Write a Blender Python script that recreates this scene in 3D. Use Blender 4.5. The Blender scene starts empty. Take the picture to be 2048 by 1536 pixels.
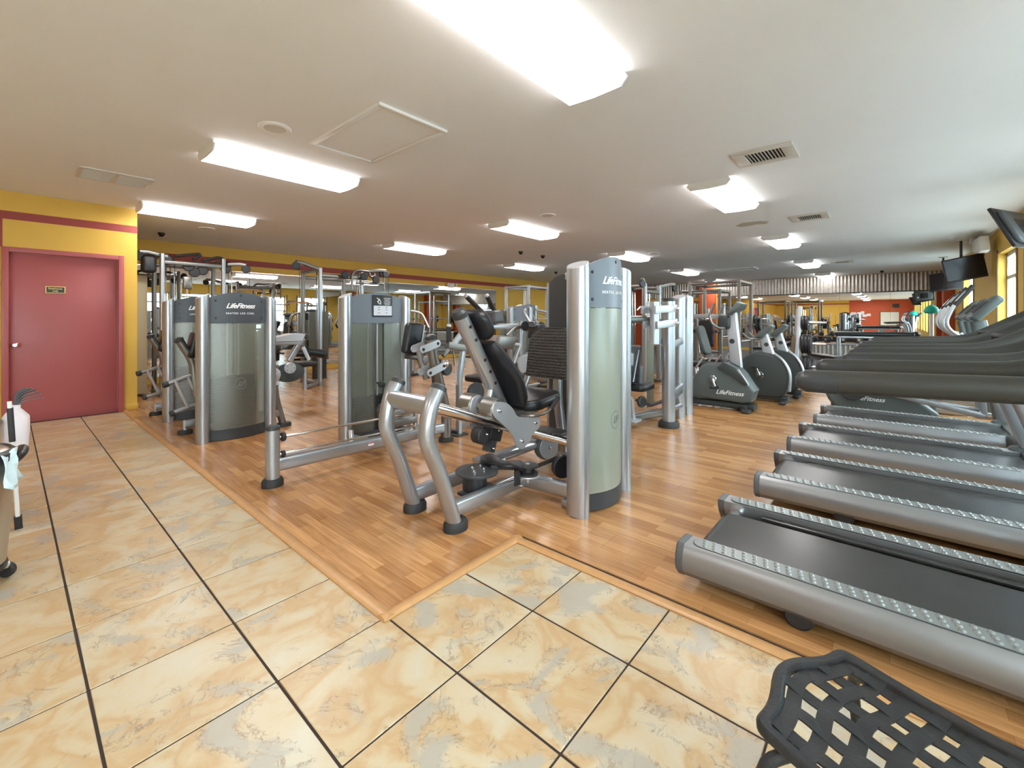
import bpy, bmesh, math, random
from mathutils import Vector, Matrix
random.seed(7)
SC = bpy.context.scene
COL = SC.collection
# ------------------------------------------------------------------ camera
FPX, CX, CY, HC = 876.0, 1005.0, 637.0, 1.31     # focal length and principal point in 2048x1536 pixels, camera height
YAW = math.radians(48.5)
cam_d = bpy.data.cameras.new('camera')
cam = bpy.data.objects.new('camera', cam_d); COL.objects.link(cam)
cam.location = (0, 0, HC)
cam.rotation_euler = (math.radians(90), 0, -YAW)
cam_d.sensor_width = 36.0
cam_d.lens = FPX / 2048 * 36.0
cam_d.shift_x = (1024 - CX) / 2048
cam_d.shift_y = (CY - 768) / 2048
cam_d.clip_start = 0.02
SC.camera = cam
# ------------------------------------------------------------------ world, exposure
SC.view_settings.view_transform = 'Standard'
SC.view_settings.look = 'None'
SC.view_settings.exposure = 0.72
SC.view_settings.gamma = 1.0
SC.view_settings.use_curve_mapping = False
wd = bpy.data.worlds.new('world'); SC.world = wd; wd.use_nodes = True
bg = wd.node_tree.nodes['Background']
bg.inputs[0].default_value = (0.78, 0.90, 1.0, 1); bg.inputs[1].default_value = 13.0
LAMP_E = 15.0
# ------------------------------------------------------------------ pixel helpers (photo pixel -> point on a known plane)
FW = (math.sin(YAW), math.cos(YAW)); RT = (math.cos(YAW), -math.sin(YAW))
def ray(u, v):
    q = (u - CX) / FPX
    return Vector((FW[0] + RT[0]*q, FW[1] + RT[1]*q, -(v - CY) / FPX))
def GZ(u, v, z=0.0):
    d = ray(u, v); return Vector((0, 0, HC)) + d * ((z - HC) / d.z)
def GX(u, v, x):
    d = ray(u, v); return Vector((0, 0, HC)) + d * (x / d.x)
def GY(u, v, y):
    d = ray(u, v); return Vector((0, 0, HC)) + d * (y / d.y)
# ------------------------------------------------------------------ materials
def srgb(r, g, b):
    f = lambda c: (c/255/12.92) if c/255 <= 0.04045 else ((c/255 + 0.055)/1.055)**2.4
    return (f(r), f(g), f(b), 1)
MATS = {}
def mat(name, color, rough=0.5, metal=0.0, spec=0.5, bump=None, noise=None, coat=0.0, trans=0.0, ior=1.45):
    m = bpy.data.materials.new(name); m.use_nodes = True
    nt = m.node_tree; b = nt.nodes['Principled BSDF']
    b.inputs['Base Color'].default_value = color
    b.inputs['Roughness'].default_value = rough
    b.inputs['Metallic'].default_value = metal
    b.inputs['Specular IOR Level'].default_value = spec
    b.inputs['IOR'].default_value = ior
    if coat: b.inputs['Coat Weight'].default_value = coat; b.inputs['Coat Roughness'].default_value = 0.12
    if trans: b.inputs['Transmission Weight'].default_value = trans
    if bump or noise:
        tc = nt.nodes.new('ShaderNodeTexCoord')
    if noise:   # (scale, amount): gentle value wear
        nz = nt.nodes.new('ShaderNodeTexNoise'); nz.inputs['Scale'].default_value = noise[0]; nz.inputs['Detail'].default_value = 4
        nt.links.new(tc.outputs['Object'], nz.inputs['Vector'])
        mx = nt.nodes.new('ShaderNodeMixRGB'); mx.inputs[1].default_value = tuple(c*(1-noise[1]) for c in color[:3]) + (1,)
        mx.inputs[2].default_value = tuple(min(1, c*(1+noise[1])) for c in color[:3]) + (1,)
        nt.links.new(nz.outputs['Fac'], mx.inputs[0]); nt.links.new(mx.outputs[0], b.inputs['Base Color'])
    if bump:    # (scale, strength)
        n2 = nt.nodes.new('ShaderNodeTexNoise'); n2.inputs['Scale'].default_value = bump[0]; n2.inputs['Detail'].default_value = 3
        nt.links.new(tc.outputs['Object'], n2.inputs['Vector'])
        bp = nt.nodes.new('ShaderNodeBump'); bp.inputs['Strength'].default_value = bump[1]; bp.inputs['Distance'].default_value = 0.01
        nt.links.new(n2.outputs['Fac'], bp.inputs['Height']); nt.links.new(bp.outputs['Normal'], b.inputs['Normal'])
    MATS[name] = m
    return m
def emis(name, color, strength):
    m = bpy.data.materials.new(name); m.use_nodes = True
    nt = m.node_tree; nt.nodes.clear()
    e = nt.nodes.new('ShaderNodeEmission'); e.inputs[0].default_value = color; e.inputs[1].default_value = strength
    o = nt.nodes.new('ShaderNodeOutputMaterial'); nt.links.new(e.outputs[0], o.inputs[0]); MATS[name] = m
    return m
mat('yellow', (0.70, 0.435, 0.075, 1), 0.6, bump=(60, 0.08), noise=(3, 0.05))
mat('ceiling', (0.875, 0.895, 0.92, 1), 0.9, spec=0.2, bump=(220, 0.25), noise=(1.2, 0.03))
mat('red_paint', (0.42, 0.105, 0.105, 1), 0.35, bump=(90, 0.06), noise=(2, 0.06))
mat('red_stripe', (0.31, 0.052, 0.043, 1), 0.55)
mat('orange_red', (0.50, 0.085, 0.03, 1), 0.55, noise=(3, 0.06))
mat('silver', (0.40, 0.413, 0.435, 1), 0.29, metal=0.78, noise=(14, 0.04))
mat('silver_light', (0.50, 0.515, 0.54, 1), 0.35, metal=0.55)
mat('taupe_metal', (0.23, 0.22, 0.205, 1), 0.32, metal=0.8)
mat('chrome', (0.80, 0.80, 0.80, 1), 0.10, metal=1.0)
mat('steel_brushed', (0.55, 0.54, 0.51, 1), 0.28, metal=1.0, noise=(30, 0.06))
mat('black_plastic', (0.018, 0.018, 0.02, 1), 0.38)
mat('black_rubber', (0.022, 0.020, 0.020, 1), 0.6)
mat('vinyl', (0.012, 0.013, 0.016, 1), 0.33, bump=(350, 0.12))
mat('vinyl_grey', (0.10, 0.105, 0.115, 1), 0.32, bump=(350, 0.1))
mat('header_grey', (0.055, 0.062, 0.074, 1), 0.38)
mat('header_blue', (0.17, 0.19, 0.225, 1), 0.38)
mat('dark_grey', (0.034, 0.036, 0.039, 1), 0.4)
mat('mid_grey', (0.085, 0.09, 0.095, 1), 0.4)
mat('slate', (0.085, 0.10, 0.097, 1), 0.42)
mat('slate_dark', (0.042, 0.05, 0.049, 1), 0.45)
mat('belt', (0.030, 0.029, 0.028, 1), 0.27, noise=(6, 0.35))
mat('rail_grip', (0.036, 0.035, 0.030, 1), 0.42, bump=(300, 0.08))
mat('tread_silver', (0.27, 0.272, 0.28, 1), 0.34, metal=0.65, noise=(4, 0.05))
mat('tread_light', (0.42, 0.45, 0.43, 1), 0.38, metal=0.25)
mat('tread_grip', (0.22, 0.232, 0.225, 1), 0.33, metal=0.3)
mat('white', (0.80, 0.80, 0.78, 1), 0.45)
mat('off_white', (0.66, 0.63, 0.57, 1), 0.5)
mat('white_print', (0.85, 0.86, 0.87, 1), 0.5)
mat('dark_print', (0.13, 0.135, 0.115, 1), 0.45)
mat('paper', (0.72, 0.74, 0.80, 1), 0.6)
mat('red_print', (0.55, 0.05, 0.03, 1), 0.5)
mat('iron', (0.020, 0.021, 0.023, 1), 0.42, bump=(120, 0.12), noise=(20, 0.15))
mat('plate_iron', (0.020, 0.020, 0.022, 1), 0.45)
mat('gold', (0.70, 0.55, 0.20, 1), 0.4, metal=0.4)
mat('stain', (0.52, 0.47, 0.38, 1), 0.9)
mat('teal', (0.01, 0.42, 0.33, 1), 0.5)
mat('bottle', (0.78, 0.70, 0.72, 1), 0.4)
mat('blue_cloth', (0.62, 0.76, 0.80, 1), 0.8)
mat('screen', (0.010, 0.009, 0.016, 1), 0.18)
mat('rubber_floor', (0.075, 0.072, 0.068, 1), 0.7, noise=(30, 0.2), bump=(200, 0.15))
mat('grout', (0.035, 0.020, 0.016, 1), 0.9)
mat('wood_trim', (0.46, 0.245, 0.10, 1), 0.35, noise=(25, 0.15))
mat('brown_wood', (0.20, 0.10, 0.045, 1), 0.5)
mat('corrugated', (0.44, 0.41, 0.37, 1), 0.38, metal=0.75, noise=(7, 0.35))
mat('duct_shade', (0.015, 0.015, 0.015, 1), 0.7)
mat('beige_panel', (0.45, 0.38, 0.25, 1), 0.5)
mat('mirror', (0.86, 0.87, 0.85, 1), 0.008, metal=1.0)
mat('asphalt', (0.25, 0.25, 0.25, 1), 0.9)
mat('stucco', (0.60, 0.66, 0.68, 1), 0.8)
mat('teal_roof', (0.12, 0.33, 0.36, 1), 0.6)
mat('exit_red', (0.7, 0.03, 0.02, 1), 0.4)
mat('window_frame', (0.50, 0.52, 0.52, 1), 0.4)
mat('brown_frame', (0.22, 0.13, 0.07, 1), 0.5)
def lamp_material():
    """Glowing prismatic lens: two brighter bands where the tubes lie, a dimmer line between them."""
    m = bpy.data.materials.new('lamp_lens'); m.use_nodes = True
    nt = m.node_tree; nt.nodes.clear()
    tc = nt.nodes.new('ShaderNodeTexCoord'); sp = nt.nodes.new('ShaderNodeSeparateXYZ'); nt.links.new(tc.outputs['Object'], sp.inputs[0])
    ab = nt.nodes.new('ShaderNodeMath'); ab.operation = 'ABSOLUTE'; nt.links.new(sp.outputs['Y'], ab.inputs[0])
    rp = nt.nodes.new('ShaderNodeValToRGB'); nt.links.new(ab.outputs[0], rp.inputs[0])
    cr = rp.color_ramp; cr.elements[0].position = 0.0; cr.elements[0].color = (0.55, 0.55, 0.55, 1)
    cr.elements[1].position = 0.2; cr.elements[1].color = (0.30, 0.30, 0.30, 1)
    e2 = cr.elements.new(0.045); e2.color = (1, 1, 1, 1); e3 = cr.elements.new(0.13); e3.color = (1, 1, 1, 1)
    e = nt.nodes.new('ShaderNodeEmission'); e.inputs[0].default_value = (1.0, 0.975, 0.95, 1)
    mu = nt.nodes.new('ShaderNodeMath'); mu.operation = 'MULTIPLY'; mu.inputs[1].default_value = LAMP_E
    nt.links.new(rp.outputs[0], mu.inputs[0]); nt.links.new(mu.outputs[0], e.inputs[1])
    o = nt.nodes.new('ShaderNodeOutputMaterial'); nt.links.new(e.outputs[0], o.inputs[0]); MATS['lamp_lens'] = m
lamp_material()
def glass_material(name, tint, alpha):
    m = bpy.data.materials.new(name); m.use_nodes = True
    nt = m.node_tree; nt.nodes.clear()
    t = nt.nodes.new('ShaderNodeBsdfTransparent'); t.inputs[0].default_value = tint
    g = nt.nodes.new('ShaderNodeBsdfGlossy'); g.inputs['Roughness'].default_value = 0.02
    x = nt.nodes.new('ShaderNodeMixShader'); x.inputs[0].default_value = alpha
    o = nt.nodes.new('ShaderNodeOutputMaterial')
    nt.links.new(t.outputs[0], x.inputs[1]); nt.links.new(g.outputs[0], x.inputs[2]); nt.links.new(x.outputs[0], o.inputs[0]); MATS[name] = m
glass_material('glass', (0.93, 0.98, 0.97, 1), 0.06)
def frosted_material(name, tint, see, rough):
    """Smoked frosted acrylic: part of the light passes through, part scatters, with a soft sheen."""
    m = bpy.data.materials.new(name); m.use_nodes = True
    nt = m.node_tree; nt.nodes.clear()
    d = nt.nodes.new('ShaderNodeBsdfDiffuse'); d.inputs[0].default_value = tint
    tl = nt.nodes.new('ShaderNodeBsdfTranslucent'); tl.inputs[0].default_value = tint
    tp = nt.nodes.new('ShaderNodeBsdfTransparent'); tp.inputs[0].default_value = (0.80, 0.82, 0.76, 1)
    g = nt.nodes.new('ShaderNodeBsdfGlossy'); g.inputs['Roughness'].default_value = rough; g.inputs[0].default_value = (0.8, 0.8, 0.8, 1)
    a = nt.nodes.new('ShaderNodeMixShader'); a.inputs[0].default_value = 0.35
    b = nt.nodes.new('ShaderNodeMixShader'); b.inputs[0].default_value = see
    c = nt.nodes.new('ShaderNodeMixShader')
    lw = nt.nodes.new('ShaderNodeLayerWeight'); lw.inputs[0].default_value = 0.35
    mm = nt.nodes.new('ShaderNodeMath'); mm.operation = 'MULTIPLY_ADD'; mm.inputs[1].default_value = 0.5; mm.inputs[2].default_value = 0.10
    nt.links.new(lw.outputs['Fresnel'], mm.inputs[0]); nt.links.new(mm.outputs[0], c.inputs[0])
    o = nt.nodes.new('ShaderNodeOutputMaterial')
    nt.links.new(d.outputs[0], a.inputs[1]); nt.links.new(tl.outputs[0], a.inputs[2])
    nt.links.new(a.outputs[0], b.inputs[1]); nt.links.new(tp.outputs[0], b.inputs[2])
    nt.links.new(b.outputs[0], c.inputs[1]); nt.links.new(g.outputs[0], c.inputs[2]); nt.links.new(c.outputs[0], o.inputs[0]); MATS[name] = m
frosted_material('frosted', (0.44, 0.455, 0.39, 1), 0.86, 0.38)
frosted_material('frosted_pale', (0.40, 0.41, 0.33, 1), 0.10, 0.25)
def tile_material():
    m = mat('tile', (0.68, 0.52, 0.30, 1), 0.32)
    nt = m.node_tree; b = nt.nodes['Principled BSDF']
    tc = nt.nodes.new('ShaderNodeTexCoord'); oi = nt.nodes.new('ShaderNodeObjectInfo')
    sc = nt.nodes.new('ShaderNodeVectorMath'); sc.operation = 'SCALE'; sc.inputs[0].default_value = (37.0, 91.0, 13.0)
    nt.links.new(oi.outputs['Random'], sc.inputs['Scale'])
    ad = nt.nodes.new('ShaderNodeVectorMath'); ad.operation = 'ADD'
    nt.links.new(tc.outputs['Object'], ad.inputs[0]); nt.links.new(sc.outputs[0], ad.inputs[1])
    def noise(scale, detail, dist, rough=0.6):
        n = nt.nodes.new('ShaderNodeTexNoise'); n.inputs['Scale'].default_value = scale; n.inputs['Detail'].default_value = detail
        n.inputs['Distortion'].default_value = dist; n.inputs['Roughness'].default_value = rough
        nt.links.new(ad.outputs[0], n.inputs['Vector']); return n
    def ramp(src, stops):
        r = nt.nodes.new('ShaderNodeValToRGB'); nt.links.new(src, r.inputs[0])
        e = r.color_ramp.elements
        while len(e) < len(stops): e.new(0.5)
        for k, (p, c) in enumerate(stops): e[k].position = p; e[k].color = c
        return r
    n1 = noise(4.2, 6, 0.7, 0.55)
    r1 = ramp(n1.outputs['Fac'], [(0.30, (0.504, 0.394, 0.246, 1)), (0.45, (0.458, 0.303, 0.156, 1)), (0.56, (0.504, 0.404, 0.265, 1)), (0.72, (0.517, 0.457, 0.351, 1))])
    n2 = noise(3.0, 7, 1.1, 0.58)
    r2 = ramp(n2.outputs['Fac'], [(0.54, (0, 0, 0, 1)), (0.62, (0.85, 0.85, 0.85, 1))])
    mx = nt.nodes.new('ShaderNodeMixRGB'); nt.links.new(r2.outputs[0], mx.inputs[0]); nt.links.new(r1.outputs[0], mx.inputs[1]); mx.inputs[2].default_value = (0.363, 0.329, 0.275, 1)
    n3 = noise(7.0, 8, 1.6, 0.62)
    r3 = ramp(n3.outputs['Fac'], [(0.475, (0, 0, 0, 1)), (0.497, (0.8, 0.8, 0.8, 1)), (0.52, (0, 0, 0, 1))])
    r4 = ramp(n2.outputs['Fac'], [(0.50, (0, 0, 0, 1)), (0.56, (1, 1, 1, 1)), (0.64, (0, 0, 0, 1))])
    m3 = nt.nodes.new('ShaderNodeMath'); m3.operation = 'MULTIPLY'; nt.links.new(r3.outputs[0], m3.inputs[0]); nt.links.new(r4.outputs[0], m3.inputs[1])
    mx2 = nt.nodes.new('ShaderNodeMixRGB'); nt.links.new(m3.outputs[0], mx2.inputs[0]); nt.links.new(mx.outputs[0], mx2.inputs[1]); mx2.inputs[2].default_value = (0.200, 0.131, 0.079, 1)
    nt.links.new(mx2.outputs[0], b.inputs['Base Color'])
    n4 = noise(16, 6, 0.6)
    bp = nt.nodes.new('ShaderNodeBump'); bp.inputs['Strength'].default_value = 0.22; bp.inputs['Distance'].default_value = 0.006
    nt.links.new(n4.outputs['Fac'], bp.inputs['Height']); nt.links.new(bp.outputs['Normal'], b.inputs['Normal'])
tile_material()
def wood_material():
    """Three-strip oak laminate: strips run along Y, each with its own tone and grain."""
    m = mat('wood', (0.45, 0.22, 0.08, 1), 0.22)
    nt = m.node_tree; b = nt.nodes['Principled BSDF']
    ge = nt.nodes.new('ShaderNodeNewGeometry')
    mp = nt.nodes.new('ShaderNodeMapping'); mp.inputs['Rotation'].default_value = (0, 0, math.radians(90))
    nt.links.new(ge.outputs['Position'], mp.inputs['Vector'])
    br = nt.nodes.new('ShaderNodeTexBrick'); nt.links.new(mp.outputs[0], br.inputs['Vector'])
    br.offset = 0.37; br.offset_frequency = 2; br.squash = 1.0
    br.inputs['Scale'].default_value = 1.0; br.inputs['Brick Width'].default_value = 0.46; br.inputs['Row Height'].default_value = 0.0633
    br.inputs['Mortar Size'].default_value = 0.0005; br.inputs['Mortar Smooth'].default_value = 0.0; br.inputs['Bias'].default_value = -0.1
    br.inputs['Color1'].default_value = (0.35, 0.165, 0.060, 1); br.inputs['Color2'].default_value = (0.56, 0.30, 0.125, 1); br.inputs['Mortar'].default_value = (0.22, 0.09, 0.03, 1)
    st = nt.nodes.new('ShaderNodeMapping'); st.inputs['Scale'].default_value = (40, 2.2, 10); nt.links.new(ge.outputs['Position'], st.inputs['Vector'])
    nz = nt.nodes.new('ShaderNodeTexNoise'); nz.inputs['Scale'].default_value = 1.6; nz.inputs['Detail'].default_value = 6; nz.inputs['Distortion'].default_value = 0.6
    nt.links.new(st.outputs[0], nz.inputs['Vector'])
    rp = nt.nodes.new('ShaderNodeValToRGB'); nt.links.new(nz.outputs['Fac'], rp.inputs[0])
    rp.color_ramp.elements[0].position = 0.3; rp.color_ramp.elements[0].color = (0.74, 0.70, 0.66, 1); rp.color_ramp.elements[1].position = 0.7; rp.color_ramp.elements[1].color = (1.12, 1.12, 1.12, 1)
    mx = nt.nodes.new('ShaderNodeMixRGB'); mx.blend_type = 'MULTIPLY'; mx.inputs[0].default_value = 1.0
    nt.links.new(br.outputs['Color'], mx.inputs[1]); nt.links.new(rp.outputs[0], mx.inputs[2])
    nt.links.new(mx.outputs[0], b.inputs['Base Color'])
    nr = nt.nodes.new('ShaderNodeTexNoise'); nr.inputs['Scale'].default_value = 1.3; nr.inputs['Detail'].default_value = 5; nt.links.new(ge.outputs['Position'], nr.inputs['Vector'])
    rr = nt.nodes.new('ShaderNodeMapRange'); rr.inputs[3].default_value = 0.14; rr.inputs[4].default_value = 0.34; nt.links.new(nr.outputs['Fac'], rr.inputs[0]); nt.links.new(rr.outputs[0], b.inputs['Roughness'])
wood_material()
def diamond_material():
    """Black rubber foot plate with a raised criss-cross tread."""
    m = mat('foot_tread', (0.022, 0.018, 0.016, 1), 0.5)
    nt = m.node_tree; b = nt.nodes['Principled BSDF']
    tc = nt.nodes.new('ShaderNodeTexCoord'); v = nt.nodes.new('ShaderNodeTexVoronoi'); v.inputs['Scale'].default_value = 38
    v.inputs['Randomness'].default_value = 0.15
    nt.links.new(tc.outputs['Object'], v.inputs['Vector'])
    bp = nt.nodes.new('ShaderNodeBump'); bp.inputs['Strength'].default_value = 1.0; bp.inputs['Distance'].default_value = 0.01
    nt.links.new(v.outputs['Distance'], bp.inputs['Height']); nt.links.new(bp.outputs['Normal'], b.inputs['Normal'])
diamond_material()
# ------------------------------------------------------------------ mesh builder
ROOTM = {}          # object -> world matrix of its root
class MB:
    def __init__(s): s.v = []; s.f = []
    def add(s, vs, fs):
        o = len(s.v); s.v += [Vector(p) for p in vs]; s.f += [tuple(i + o for i in f) for f in fs]; return s
    def bm(s, b, M=None):
        b.verts.index_update()
        s.add([(M @ x.co if M else x.co) for x in b.verts], [[x.index for x in f.verts] for f in b.faces]); b.free(); return s
    def box(s, c, d, M=None, bev=0.0, seg=2):
        b = bmesh.new(); bmesh.ops.create_cube(b, size=1.0)
        for x in b.verts: x.co = Vector((x.co.x*d[0], x.co.y*d[1], x.co.z*d[2]))
        if bev > 0: bmesh.ops.bevel(b, geom=list(b.edges), offset=bev, segments=seg, profile=0.5, affect='EDGES')
        T = Matrix.Translation(Vector(c))
        return s.bm(b, T @ M if M else T)
    def prism(s, pts, n, t, bev=0.0, seg=2):
        """flat outline of 3-D points pushed t along n (both ways by t/2)"""
        n = Vector(n).normalized(); P = [Vector(p) for p in pts]; k = len(P)
        b = bmesh.new()
        a = [b.verts.new(p - n*t/2) for p in P]; c = [b.verts.new(p + n*t/2) for p in P]
        b.faces.new(a); b.faces.new(list(reversed(c)))
        for i in range(k): b.faces.new((a[i], c[i], c[(i+1) % k], a[(i+1) % k]))
        bmesh.ops.recalc_face_normals(b, faces=b.faces)
        if bev > 0:
            es = [e for e in b.edges if len(e.link_faces) == 2 and abs(e.link_faces[0].normal.dot(e.link_faces[1].normal)) < 0.5 and (len(e.link_faces[0].verts) == k or len(e.link_faces[1].verts) == k)]
            bmesh.ops.bevel(b, geom=es, offset=bev, segments=seg, profile=0.5, affect='EDGES')
        return s.bm(b)
    def sweep(s, path, prof, up=(0, 0, 1), closed=False, caps=True, scales=None):
        """profile (list of 2-D points) swept along a path; profile x is side, y is towards up"""
        P = [Vector(p) for p in path]; n = len(P); k = len(prof); rings = []
        up = Vector(up)
        for i in range(n):
            if closed: t = (P[(i+1) % n] - P[i-1])
            elif i == 0: t = P[1] - P[0]
            elif i == n-1: t = P[-1] - P[-2]
            else: t = (P[i+1] - P[i]).normalized() + (P[i] - P[i-1]).normalized()
            t = t.normalized() if t.length > 1e-9 else Vector((1, 0, 0))
            if i == 0:
                sd = t.cross(up)
                if sd.length < 1e-3: sd = t.cross(Vector((0, 1, 0))) if abs(t.y) < 0.9 else t.cross(Vector((1, 0, 0)))
                sd.normalize(); w = sd.cross(t).normalized()
            else:
                w = (w - t*w.dot(t)).normalized(); sd = t.cross(w).normalized()
            fac = 1.0
            if not closed and 0 < i < n-1:
                a = (P[i+1]-P[i]).normalized(); b_ = (P[i]-P[i-1]).normalized(); cs = max(0.3, math.sqrt(max(0.0, (1 + a.dot(b_))/2))); fac = 1.0/cs
                # widen only in the bending direction
                bd = (a - b_); 
                if bd.length > 1e-6:
                    bd.normalize()
                else: bd = None
            else: bd = None
            m = scales[i] if scales else 1.0
            ring = []
            for (px_, py_) in prof:
                q = sd*px_*m + w*py_*m
                if bd is not None: q = q + bd*(q.dot(bd))*(fac - 1)
                ring.append(P[i] + q)
            rings.append(ring)
        vs = [p for r in rings for p in r]; fs = []
        for i in range(n if closed else n-1):
            j = (i+1) % n
            for a in range(k):
                b_ = (a+1) % k
                fs.append((i*k+a, i*k+b_, j*k+b_, j*k+a))
        if caps and not closed:
            fs.append(tuple(range(k-1, -1, -1))); fs.append(tuple((n-1)*k + a for a in range(k)))
        return s.add(vs, fs)
    def tube(s, path, r, seg=10, fil=0.0, r2=None, up=(0, 0, 1), closed=False, scales=None):
        if fil > 0: path = fillet(path, fil, closed)
        return s.sweep(path, oval(r, r2 if r2 else r, seg), up, closed, scales=scales)
    def bar(s, path, w, h, rad=None, fil=0.0, up=(0, 0, 1)):
        if fil > 0: path = fillet(path, fil)
        return s.sweep(path, rrect(w, h, rad if rad is not None else min(w, h)*0.22), up)
    def lathe(s, prof, o, ax, seg=20):
        """profile of (radius, height) pairs turned about axis ax through o"""
        o = Vector(o); ax = Vector(ax).normalized()
        a = ax.orthogonal().normalized(); b = ax.cross(a); n = len(prof); vs = []; fs = []
        for (r, h) in prof:
            for k in range(seg):
                t = 2*math.pi*k/seg; vs.append(o + ax*h + (a*math.cos(t) + b*math.sin(t))*max(r, 1e-4))
        for i in range(n-1):
            for k in range(seg):
                j = (k+1) % seg; fs.append((i*seg+k, i*seg+j, (i+1)*seg+j, (i+1)*seg+k))
        fs.append(tuple(range(seg-1, -1, -1))); fs.append(tuple((n-1)*seg + k for k in range(seg)))
        return s.add(vs, fs)
    def disc(s, o, ax, r, t, bev=None, seg=24):
        b = bev if bev is not None else min(r, t)*0.2
        return s.lathe([(r-b, -t/2), (r, -t/2+b), (r, t/2-b), (r-b, t/2)], o, ax, seg)
    def ball(s, c, r, seg=14, sc=(1, 1, 1)):
        b = bmesh.new(); bmesh.ops.create_uvsphere(b, u_segments=seg, v_segments=max(6, seg//2), radius=r)
        for x in b.verts: x.co = Vector((x.co.x*sc[0], x.co.y*sc[1], x.co.z*sc[2]))
        return s.bm(b, Matrix.Translation(Vector(c)))
    def pad(s, c, w, h, t, ax, ay, rad=0.05, puff=None):
        """upholstered pad: rounded outline w (along ax) x h (along ay), thickness t with soft edges"""
        ax = Vector(ax).normalized(); ay = Vector(ay).normalized(); az = ax.cross(ay).normalized(); c = Vector(c)
        o = rrect(w, h, min(rad, w/2.01, h/2.01), 5)
        return s.prism([c + ax*p[0] + ay*p[1] for p in o], az, t, puff if puff else t*0.32, 3)
    def build(s, name, m, parent=None, world=True, ang=38, recalc=True):
        me = bpy.data.meshes.new(name)
        M = ROOTM.get(parent)
        inv = M.inverted() if (M is not None and world) else None
        vs = [(inv @ p if inv else p) for p in s.v]
        me.from_pydata([tuple(p) for p in vs], [], s.f); me.update()
        if recalc:
            b = bmesh.new(); b.from_mesh(me); bmesh.ops.recalc_face_normals(b, faces=b.faces); b.to_mesh(me); b.free()
        me.polygons.foreach_set('use_smooth', [True]*len(me.polygons))
        me.set_sharp_from_angle(angle=math.radians(ang))
        me.materials.append(MATS[m] if isinstance(m, str) else m)
        o = bpy.data.objects.new(name, me); COL.objects.link(o)
        if parent: o.parent = parent; ROOTM[o] = M if M is not None else Matrix.Identity(4)
        return o
def oval(a, b, seg=12): return [(a*math.cos(2*math.pi*k/seg), b*math.sin(2*math.pi*k/seg)) for k in range(seg)]
def rrect(w, h, r, seg=3):
    r = min(r, w/2.001, h/2.001); o = []
    for cx, cy, a0 in ((w/2-r, h/2-r, 0), (-w/2+r, h/2-r, 90), (-w/2+r, -h/2+r, 180), (w/2-r, -h/2+r, 270)):
        for k in range(seg+1):
            a = math.radians(a0 + 90*k/seg); o.append((cx + r*math.cos(a), cy + r*math.sin(a)))
    return o
def fillet(path, r, closed=False, seg=5):
    P = [Vector(p) for p in path]; n = len(P); out = []
    for i in range(n):
        if not closed and i in (0, n-1): out.append(P[i]); continue
        a = P[i-1] - P[i]; b = P[(i+1) % n] - P[i]
        d = min(r, a.length*0.48, b.length*0.48); p0 = P[i] + a.normalized()*d; p1 = P[i] + b.normalized()*d
        for k in range(seg+1):
            t = k/seg; out.append(p0*(1-t)**2 + P[i]*2*t*(1-t) + p1*t*t)
    return out
def smooth_path(pts, per=6):
    """Catmull-Rom through the points"""
    P = [Vector(p) for p in pts]; P = [P[0]*2 - P[1]] + P + [P[-1]*2 - P[-2]]; out = []
    for i in range(1, len(P)-2):
        for k in range(per):
            t = k/per; a, b, c, d = P[i-1], P[i], P[i+1], P[i+2]
            out.append(0.5*((2*b) + (c-a)*t + (2*a-5*b+4*c-d)*t*t + (-a+3*b-3*c+d)*t**3))
    out.append(P[-2]); return out
def thing(name, label, cat, loc=(0, 0, 0), rz=0.0, group=None):
    o = bpy.data.objects.new(name, None); COL.objects.link(o); o.empty_display_size = 0.1
    o.location = loc; o.rotation_euler = (0, 0, rz)
    ROOTM[o] = Matrix.Translation(Vector(loc)) @ Matrix.Rotation(rz, 4, 'Z')
    tag(o, label, cat, group); return o
def tag(o, label=None, cat=None, group=None, kind=None):
    if label: o['label'] = label
    if cat: o['category'] = cat
    if group: o['group'] = group
    if kind: o['kind'] = kind
    return o
def dup(root, loc, rz=None, label=None):
    r = root.copy(); COL.objects.link(r); r.location = loc
    if rz is not None: r.rotation_euler = (0, 0, rz)
    if label: r['label'] = label
    def rec(src, dst):
        for ch in list(src.children):
            c = ch.copy(); COL.objects.link(c); c.parent = dst; rec(ch, c)
    rec(root, r); return r
def text_mesh(body, size, M, extrude=0.0012, shear=0.0, bold=0.0, spacing=1.0):
    """lettering as flat raised mesh geometry; M places it (x right, y up, z out), centred"""
    cu = bpy.data.curves.new('lettering', 'FONT'); cu.body = body; cu.size = size; cu.extrude = extrude; cu.shear = shear; cu.offset = bold
    cu.space_character = spacing; cu.align_x = 'CENTER'; cu.align_y = 'CENTER'; cu.resolution_u = 3
    ob = bpy.data.objects.new('lettering', cu)
    COL.objects.link(ob); dg = bpy.context.evaluated_depsgraph_get()
    me = bpy.data.meshes.new_from_object(ob.evaluated_get(dg))
    vs = [M @ v.co for v in me.vertices]; fs = [tuple(p.vertices) for p in me.polygons]
    bpy.data.objects.remove(ob); bpy.data.curves.remove(cu); bpy.data.meshes.remove(me)
    m = MB(); m.add(vs, fs); return m
def frame_matrix(o, xa, ya):
    xa = Vector(xa).normalized(); ya = Vector(ya); ya = (ya - xa*ya.dot(xa)).normalized(); za = xa.cross(ya)
    M = Matrix.Identity(4)
    for i in range(3): M[i][0] = xa[i]; M[i][1] = ya[i]; M[i][2] = za[i]; M[i][3] = o[i]
    return M
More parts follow.
